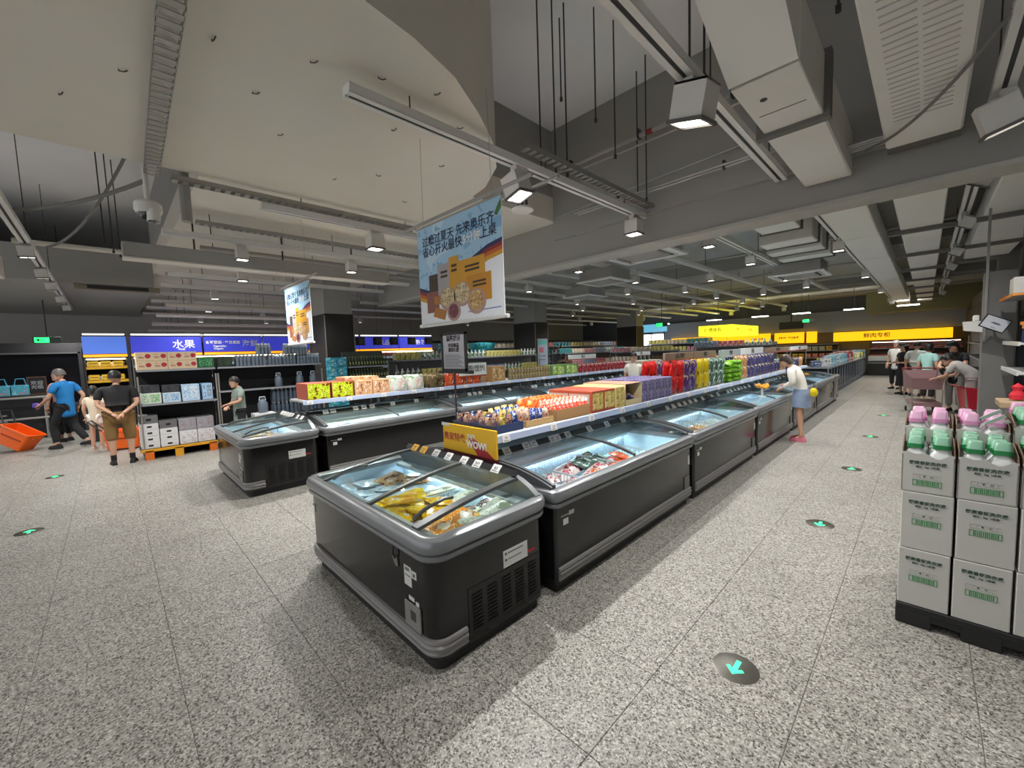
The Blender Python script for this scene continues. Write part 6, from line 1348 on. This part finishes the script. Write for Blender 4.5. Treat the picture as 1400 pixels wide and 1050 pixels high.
def person(label, loc, face, H=1.7, pose=None, shirt=None, sleeve=.6, pants=None, pant_len=1.0, shoes=None, hair=hairm, style='short', yaw=0, pitch=0, wide=1.0, hem=.84, extra=None, hat=None, skirt=None, child=False, curl=.6, hand_up=((0, 0, 1), (0, 0, 1)), group=None):
    """standing figure; local +y is the way the body faces, face = world direction it faces"""
    s = H/1.72; k = {'pelvis': (0, 0, .94), 'waist': (0, .0, 1.09), 'chest': (0, .0, 1.27), 'neckb': (0, -.005, 1.45), 'neck': (0, .01, 1.53), 'head': (0, .02, 1.625)}
    for n, sx in (('L', -1), ('R', 1)):
        k['sh'+n] = (sx*.175*wide, -.005, 1.405); k['el'+n] = (sx*.225*wide, -.03, 1.12); k['wr'+n] = (sx*.23*wide, .05, .87)
        k['hip'+n] = (sx*.092*wide, 0, .89); k['kn'+n] = (sx*.1*wide, .02, .49); k['an'+n] = (sx*.1*wide, -.02, .085); k['to'+n] = (sx*.12*wide, .12, .03)
    k.update(pose or {})
    K = {n: Vector(p)*s for n, p in k.items()}
    r = {'pelvis': .115*wide, 'waist': .105*wide, 'chest': .115*wide, 'neckb': .06, 'neck': .05, 'shL': .056, 'shR': .056, 'elL': .04, 'elR': .04, 'wrL': .027, 'wrR': .027, 'hipL': .085*wide, 'hipR': .085*wide, 'knL': .055*wide, 'knR': .055*wide, 'anL': .036, 'anR': .036, 'toL': .025, 'toR': .025}
    if shirt: r.update(pelvis=.085*wide, waist=.078*wide, chest=.088*wide)
    if pants or skirt: r.update(hipL=.066*wide, hipR=.066*wide)
    rs = {'pelvis': .115*wide, 'waist': .105*wide, 'chest': .115*wide}
    if child: r = {n: v*1.12 for n, v in r.items()}
    body_e = [('pelvis', 'waist'), ('waist', 'chest'), ('chest', 'neckb'), ('neckb', 'neck')]
    for n in 'LR': body_e += [('chest', 'sh'+n), ('sh'+n, 'el'+n), ('el'+n, 'wr'+n), ('pelvis', 'hip'+n), ('hip'+n, 'kn'+n), ('kn'+n, 'an'+n), ('an'+n, 'to'+n)]
    nd = {n: (K[n], r[n]*s) for n in r}
    t = thing('person', label, 'person', loc, math.atan2(-face[0], face[1]), group)
    me = skin_surface('body', nd, body_e, 'pelvis', skinm)
    hm, T_ = head_mb(K['head'], yaw, pitch, s*(1.12 if child else 1))
    join_mb(me, hm)
    for i, n in enumerate('LR'):
        d = (K['wr'+n]-K['el'+n]); join_mb(me, hand_mb(K['wr'+n], d, hand_up[i], s, skinm, curl))
    b = ob('body', me, t)
    ob('hair', hair_mb(T_, hair, style), t)
    if shirt:
        g = .014; n2 = {'hem': (K['pelvis'].lerp(K['waist'], .0)+Vector((0, 0, (hem-.94-.17)*s if hem < .95 else .05*s)), ((.14 if hem < .95 else .07)*wide+g)*s)}
        n2.update({n: (K[n], (rs[n]+g*1.6)*s) for n in ('pelvis', 'waist', 'chest')}); n2['neckb'] = (K['neckb'].lerp(K['neck'], .25), .074*s); n2['collar'] = (K['neckb'].lerp(K['neck'], .5), .058*s)
        ed = [('hem', 'pelvis'), ('pelvis', 'waist'), ('waist', 'chest'), ('chest', 'neckb'), ('neckb', 'collar')]
        for n in 'LR':
            n2['sh'+n] = (K['sh'+n], .076*s); ed.append(('chest', 'sh'+n))
            n2['sl'+n] = (K['sh'+n].lerp(K['el'+n], min(sleeve, 1)), .064*s); ed.append(('sh'+n, 'sl'+n))
            if sleeve > 1: n2['cu'+n] = (K['el'+n].lerp(K['wr'+n], sleeve-1), .046*s); ed.append(('sl'+n, 'cu'+n))
        ob('shirt', skin_surface('shirt', n2, ed, 'pelvis', shirt), t)
    if pants:
        n3 = {'pelvis': (K['pelvis'], (.118*wide)*s)}; ed = []
        for n in 'LR':
            n3['hip'+n] = (K['hip'+n], .1*wide*s); ed.append(('pelvis', 'hip'+n))
            if pant_len <= 1: n3['cf'+n] = (K['hip'+n].lerp(K['kn'+n], pant_len), (.095*wide if pant_len < .9 else .08*wide)*s); ed.append(('hip'+n, 'cf'+n))
            else:
                n3['kn'+n] = (K['kn'+n], .075*wide*s); n3['cf'+n] = (K['kn'+n].lerp(K['an'+n], pant_len-1), .066*wide*s); ed += [('hip'+n, 'kn'+n), ('kn'+n, 'cf'+n)]
        ob('trousers' if pant_len > 1.2 else 'shorts', skin_surface('trousers', n3, ed, 'pelvis', pants), t)
    if skirt:
        mk, z1, z0, r1, r0 = skirt
        ob('skirt', MB().loft([[(q*math.cos(a*PI/10)*s+K['pelvis'].x, q*.85*math.sin(a*PI/10)*s+K['pelvis'].y, z*s) for a in range(20)] for q, z in ((r1, z1), ((r1+r0)/2*1.02, (z1+z0)/2), (r0, z0))], mk), t)
    if shoes:
        for n in 'LR': ob('shoe', shoe_mb(K['an'+n], K['to'+n], shoes[0], s, shoes[1]), t)
    if hat: ob('hat', hat(T_), t)
    if extra: extra(t, K, s)
    return t, K, s
cl = lambda n, c: M('cloth_'+n, c, .85, noise=.08, scale=9, bump=.3)
blk = cl('black', '#1b1b1e')
# woman leaning over the right row
def woman_x(t, K, s):
    ob('phone', MB().bbox(-.037, -.005, -.075, .037, .005, .075, black, .004), t, tuple(K['wrR']+Vector((-.01, .09, .03))), (.9, 0, .1))
    ob('bag_strap', MB().tube([tuple(K['shL']+Vector((.03, .08, .06))), tuple(K['chest']+Vector((.05, .15, -.1))), tuple(K['pelvis']+Vector((.2, .02, .1)))], .01, darkm, 6), t)
w_top = cl('white', '#d9d5cb'); denim = M('denim', '#8a9cb8', .85, noise=.2, scale=22); pinks = M('pink_rubber', '#e27c92', .5)
t, K, s = person('woman in white top, denim skirt and pink clogs leaning over the freezers', (-1.56, 8.83, 0), (-1, .12), 1.63,
    {'waist': (0, .03, 1.09), 'chest': (0, .1, 1.25), 'neckb': (0, .16, 1.41), 'neck': (0, .2, 1.47), 'head': (0, .26, 1.53), 'shR': (.165, .13, 1.37), 'shL': (-.165, .13, 1.37), 'elR': (.22, .1, 1.1), 'wrR': (.1, .3, 1.07), 'elL': (-.24, .06, 1.12), 'wrL': (-.16, .26, 1.02), 'knL': (-.075, .0, .49), 'knR': (.08, .03, .49), 'anL': (-.075, -.04, .085), 'anR': (.085, .02, .085), 'toL': (-.09, .1, .03), 'toR': (.1, .16, .03)},
    w_top, 1.9, None, 1, (pinks, pinks), M('hair_brown', '#2e1d14', .45, noise=.3, scale=30), 'bob', .25, -.6, .92, .78, woman_x, None, (denim, 1.0, .66, .145, .18))
yp_ = M('plush_yellow', '#d8bf1a', .9, noise=.35, scale=16); 
o = ob('plush_charm', MB().lathe([(0, -.11), (.06, -.09), (.085, -.02), (.075, .05), (.05, .09), (0, .11)], yp_, 12).lathe([(0, -.03), (.03, 0), (0, .03)], M('plush_green', '#6a7c2a', .9), 8, Matrix.Translation((-.06, .03, .02))).tube([(0, 0, .1), (0, 0, .22)], .006, darkm, 6), None, (-1.36, 8.72, .9))
o.scale = (.72, .72, .72); tag(o, 'bunch of yellow flowers hanging at the hip of the woman in white', 'plush')
o['label'] = 'fuzzy yellow charm bag hanging at the hip of the woman in white'; o['category'] = 'bag'
mb = MB()
for k in range(9):
    a = k*.7; mb.lathe([(0, -.03), (.032, -.01), (.036, .012), (.02, .03), (0, .032)], M('fluff_orange', '#e0982a', .8, noise=.3, scale=14), 8, Matrix.Translation((.075*math.cos(a), .085*math.sin(a), .02*math.sin(2*a)+.04)))
mb.lathe([(.02, -.13), (.02, .03)], white, 8).lathe([(.06, -.14), (.06, -.13), (0, -.125)], white, 12)
o = ob('freezer_topper', mb, None, (-2.02, 8.2, .99)); tag(o, 'orange frilly ornament on a white stand on the freezer lid, before the woman', 'ornament')

# left group
khaki = cl('khaki', '#8a6a3e'); bluet = cl('blue', '#1976b8'); rose = cl('rose', '#b08a80'); beige = cl('beige', '#dccdb4'); offw = cl('offwhite', '#e6e2dc')
bsole = M('sole_black', '#141414', .6)
bh = {'elL': (-.27, -.08, 1.13), 'wrL': (-.07, -.2, .96), 'elR': (.27, -.08, 1.13), 'wrR': (.06, -.21, .95)}
person('stout man in black tee and khaki shorts, hands clasped behind his back', (-10.35, .06, 0), (-1, .05), 1.69, bh, blk, .75, khaki, 1.12, (bsole, bsole), hairm, 'short', -.35, -.1, 1.28, 1.02, lambda t, K, s: [ob('sock', MB().tube([tuple(K['an'+n]), tuple(K['an'+n]+Vector((0, .0, .1)))], .043*s, blk, 10), t) for n in 'LR'])
person('grey-haired man in a bright blue tee and black trousers striding left', (-13.5, -.75, 0), (-.62, -.78), 1.76,
    {'knL': (-.1, .2, .5), 'anL': (-.1, .16, .1), 'toL': (-.1, .3, .06), 'knR': (.1, -.02, .5), 'anR': (.1, -.28, .12), 'toR': (.11, -.16, .03), 'elL': (-.25, .1, 1.13), 'wrL': (-.2, .3, 1.0), 'elR': (.25, -.16, 1.13), 'wrR': (.22, -.06, .9), 'chest': (0, .04, 1.27), 'head': (0, .08, 1.62), 'neck': (0, .05, 1.53)},
    bluet, .7, blk, 1.9, (bsole, bsole), hairg, 'short', .2, -.25, 1.08, .84, lambda t, K, s: ob('pouch', MB().bbox(-.06, -.03, -.05, .06, .03, .05, M('pouch_purple', '#5a48a8', .6), .015), t, tuple(K['wrL']+Vector((0, .1, -.02)))))
person('man in a dusty pink polo and dark trousers behind the man in blue', (-14.8, -.9, 0), (-.62, -.78), 1.72, {'elL': (-.23, .04, 1.12), 'wrL': (-.22, .1, .88)}, rose, .75, blk, 1.8, (bsole, bsole), hairg, 'short', .1, -.1, 1.0)
person('girl in a beige tee and pale shorts standing between the men, seen from behind', (-12.7, -.3, 0), (-.9, .4), 1.36, None, beige, .6, offw, .55, (M('sandal', '#b8a090', .6), M('sandal', '#b8a090', .6)), hairm, 'bob', .2, 0, .95, .84, None, None, None, True)
person('boy in grey-green tee with folded arms beside the dark drinks shelves', (-9.75, 1.82, 0), (.1, -1), 1.5, {'elL': (-.25, .06, 1.16), 'wrL': (.0, .23, 1.1), 'elR': (.25, .06, 1.12), 'wrR': (-.02, .25, 1.04), 'head': (0, .07, 1.6), 'neck': (0, .03, 1.52)}, cl('greygreen', '#7d8a82'), .75, blk, 1.1, (bsole, bsole), hairm, 'short', .1, -.3, 1.0, .8)
# shoppers beyond the islands
person('shopper with a hair bun and white top behind the left island shelf', (-5.0, 9.1, 0), (.3, -1), 1.66, None, w_top, .7, blk, 1.8, (bsole, bsole), hairm, 'bun', .2, -.3)
person('dark-haired shopper mostly hidden behind the left island goods', (-8.9, 11.3, 0), (.5, .8), 1.66, None, blk, .7, blk, 1.8, (bsole, bsole), hairm, 'bob')
# right aisle
sung = M('sun_hat', '#2a241f', .8)
hatf = lambda T_: MB().lathe([(.17, .045), (.165, .055), (.1, .075), (.092, .13), (.06, .15), (0, .153)], sung, 18, T_)
caph = lambda T_: MB().lathe([(.098, .04), (.1, .06), (.09, .12), (.05, .145), (0, .148)], blk, 16, T_).loft([[(-.07, .08, .05), (.07, .08, .05), (.05, .18, .04), (-.05, .18, .04)], [(-.07, .08, .058), (.07, .08, .058), (.05, .18, .047), (-.05, .18, .047)]], blk, True, True, T_)
person('woman in a dark sun hat and long black dress walking in the right aisle', (-.5, 18.1, 0), (-.7, -.5), 1.6, {'elR': (.24, .06, 1.12), 'wrR': (.2, .28, 1.08), 'elL': (-.23, .02, 1.1), 'wrL': (-.15, .2, 1.1)}, blk, .5, None, 1, (bsole, bsole), hairm, 'long', .2, -.2, 1, .84, None, hatf, (blk, 1.0, .3, .14, .22))
person('man in white tee and dark green shorts, back turned, in the right aisle', (-.2, 17.7, 0), (.25, 1), 1.66, {'elR': (.25, .02, 1.12), 'wrR': (.26, .1, .9)}, cl('paper_white', '#c4c8c0'), .85, cl('darkgreen', '#2e3a34'), .8, (bsole, bsole), hairm, 'short', -.1, 0, 1.12, .74)
person('shopper in a pale cap and white top farther down the right aisle', (-.75, 20.0, 0), (-.4, -.9), 1.7, None, offw, .7, blk, 1.8, (bsole, bsole), hairm, 'short', .3, 0, 1, .84, None, lambda T_: MB().lathe([(.098, .04), (.1, .07), (.08, .125), (0, .145)], whl, 14, T_))
person('woman in a black cap and black top leaning over a child in the right aisle', (.5, 14.3, 0), (-.5, -.9), 1.68, {'chest': (0, .06, 1.26), 'head': (0, .12, 1.6), 'neck': (0, .08, 1.52), 'elL': (-.24, .12, 1.14), 'wrL': (-.12, .34, 1.12), 'elR': (.24, .12, 1.14), 'wrR': (.12, .34, 1.12)}, blk, .7, cl('greytrouser', '#8d8a86'), 1.9, (bsole, bsole), hairm, 'bob', -.3, -.4, 1.0, .84, None, caph)
person('shopper in a mint top behind the woman in the black cap', (.05, 15.6, 0), (.6, .8), 1.62, None, cl('mint', '#a8d4cc'), .7, blk, 1.7, (bsole, bsole), hairm, 'bob')
person('stooping shopper in grey shirt and pale mauve trousers beside the pink cart', (.74, 12.95, 0), (-1, .4), 1.6, {'waist': (0, .06, 1.08), 'chest': (0, .22, 1.2), 'neckb': (0, .34, 1.3), 'neck': (0, .4, 1.34), 'head': (0, .48, 1.38), 'shL': (-.17, .3, 1.28), 'shR': (.17, .3, 1.28), 'elL': (-.22, .4, 1.02), 'wrL': (-.16, .6, .95), 'elR': (.22, .4, 1.02), 'wrR': (.16, .6, .95)}, cl('stripe_grey', '#b4b0ac'), .8, cl('mauve', '#a0908e'), 1.9, (bsole, bsole), hairm, 'short', 0, -.5, 1.0)
trolley('pink-grey shopping cart beside the stooping shopper in the right aisle', -.02, 13.7, .15, M('cart_pinkgrey', '#8f6f70', .5))

# ------------------------------------------------------------------ tell look-alikes apart by their distance from the entrance side of the camera
ORD = ['nearest', 'second-nearest', 'third-nearest', 'fourth-nearest', 'fifth-nearest', 'sixth-nearest', 'seventh-nearest', 'eighth-nearest', 'ninth-nearest', 'tenth-nearest', 'eleventh-nearest', 'twelfth-nearest', 'thirteenth-nearest', 'fourteenth-nearest', 'fifteenth-nearest', 'sixteenth-nearest']
byl = {}
for o in S.objects:
    if o.parent is None and 'label' in o: byl.setdefault((o.get('group'), o['label']), []).append(o)
for (g, l), os_ in byl.items():
    if 1 < len(os_) <= 16 and len(l.split()) < 16:
        os_.sort(key=lambda o: (o.location-Vector((0, 0, 1.78))).length)
        for k, o in enumerate(os_): o['label'] = ORD[k]+' '+l
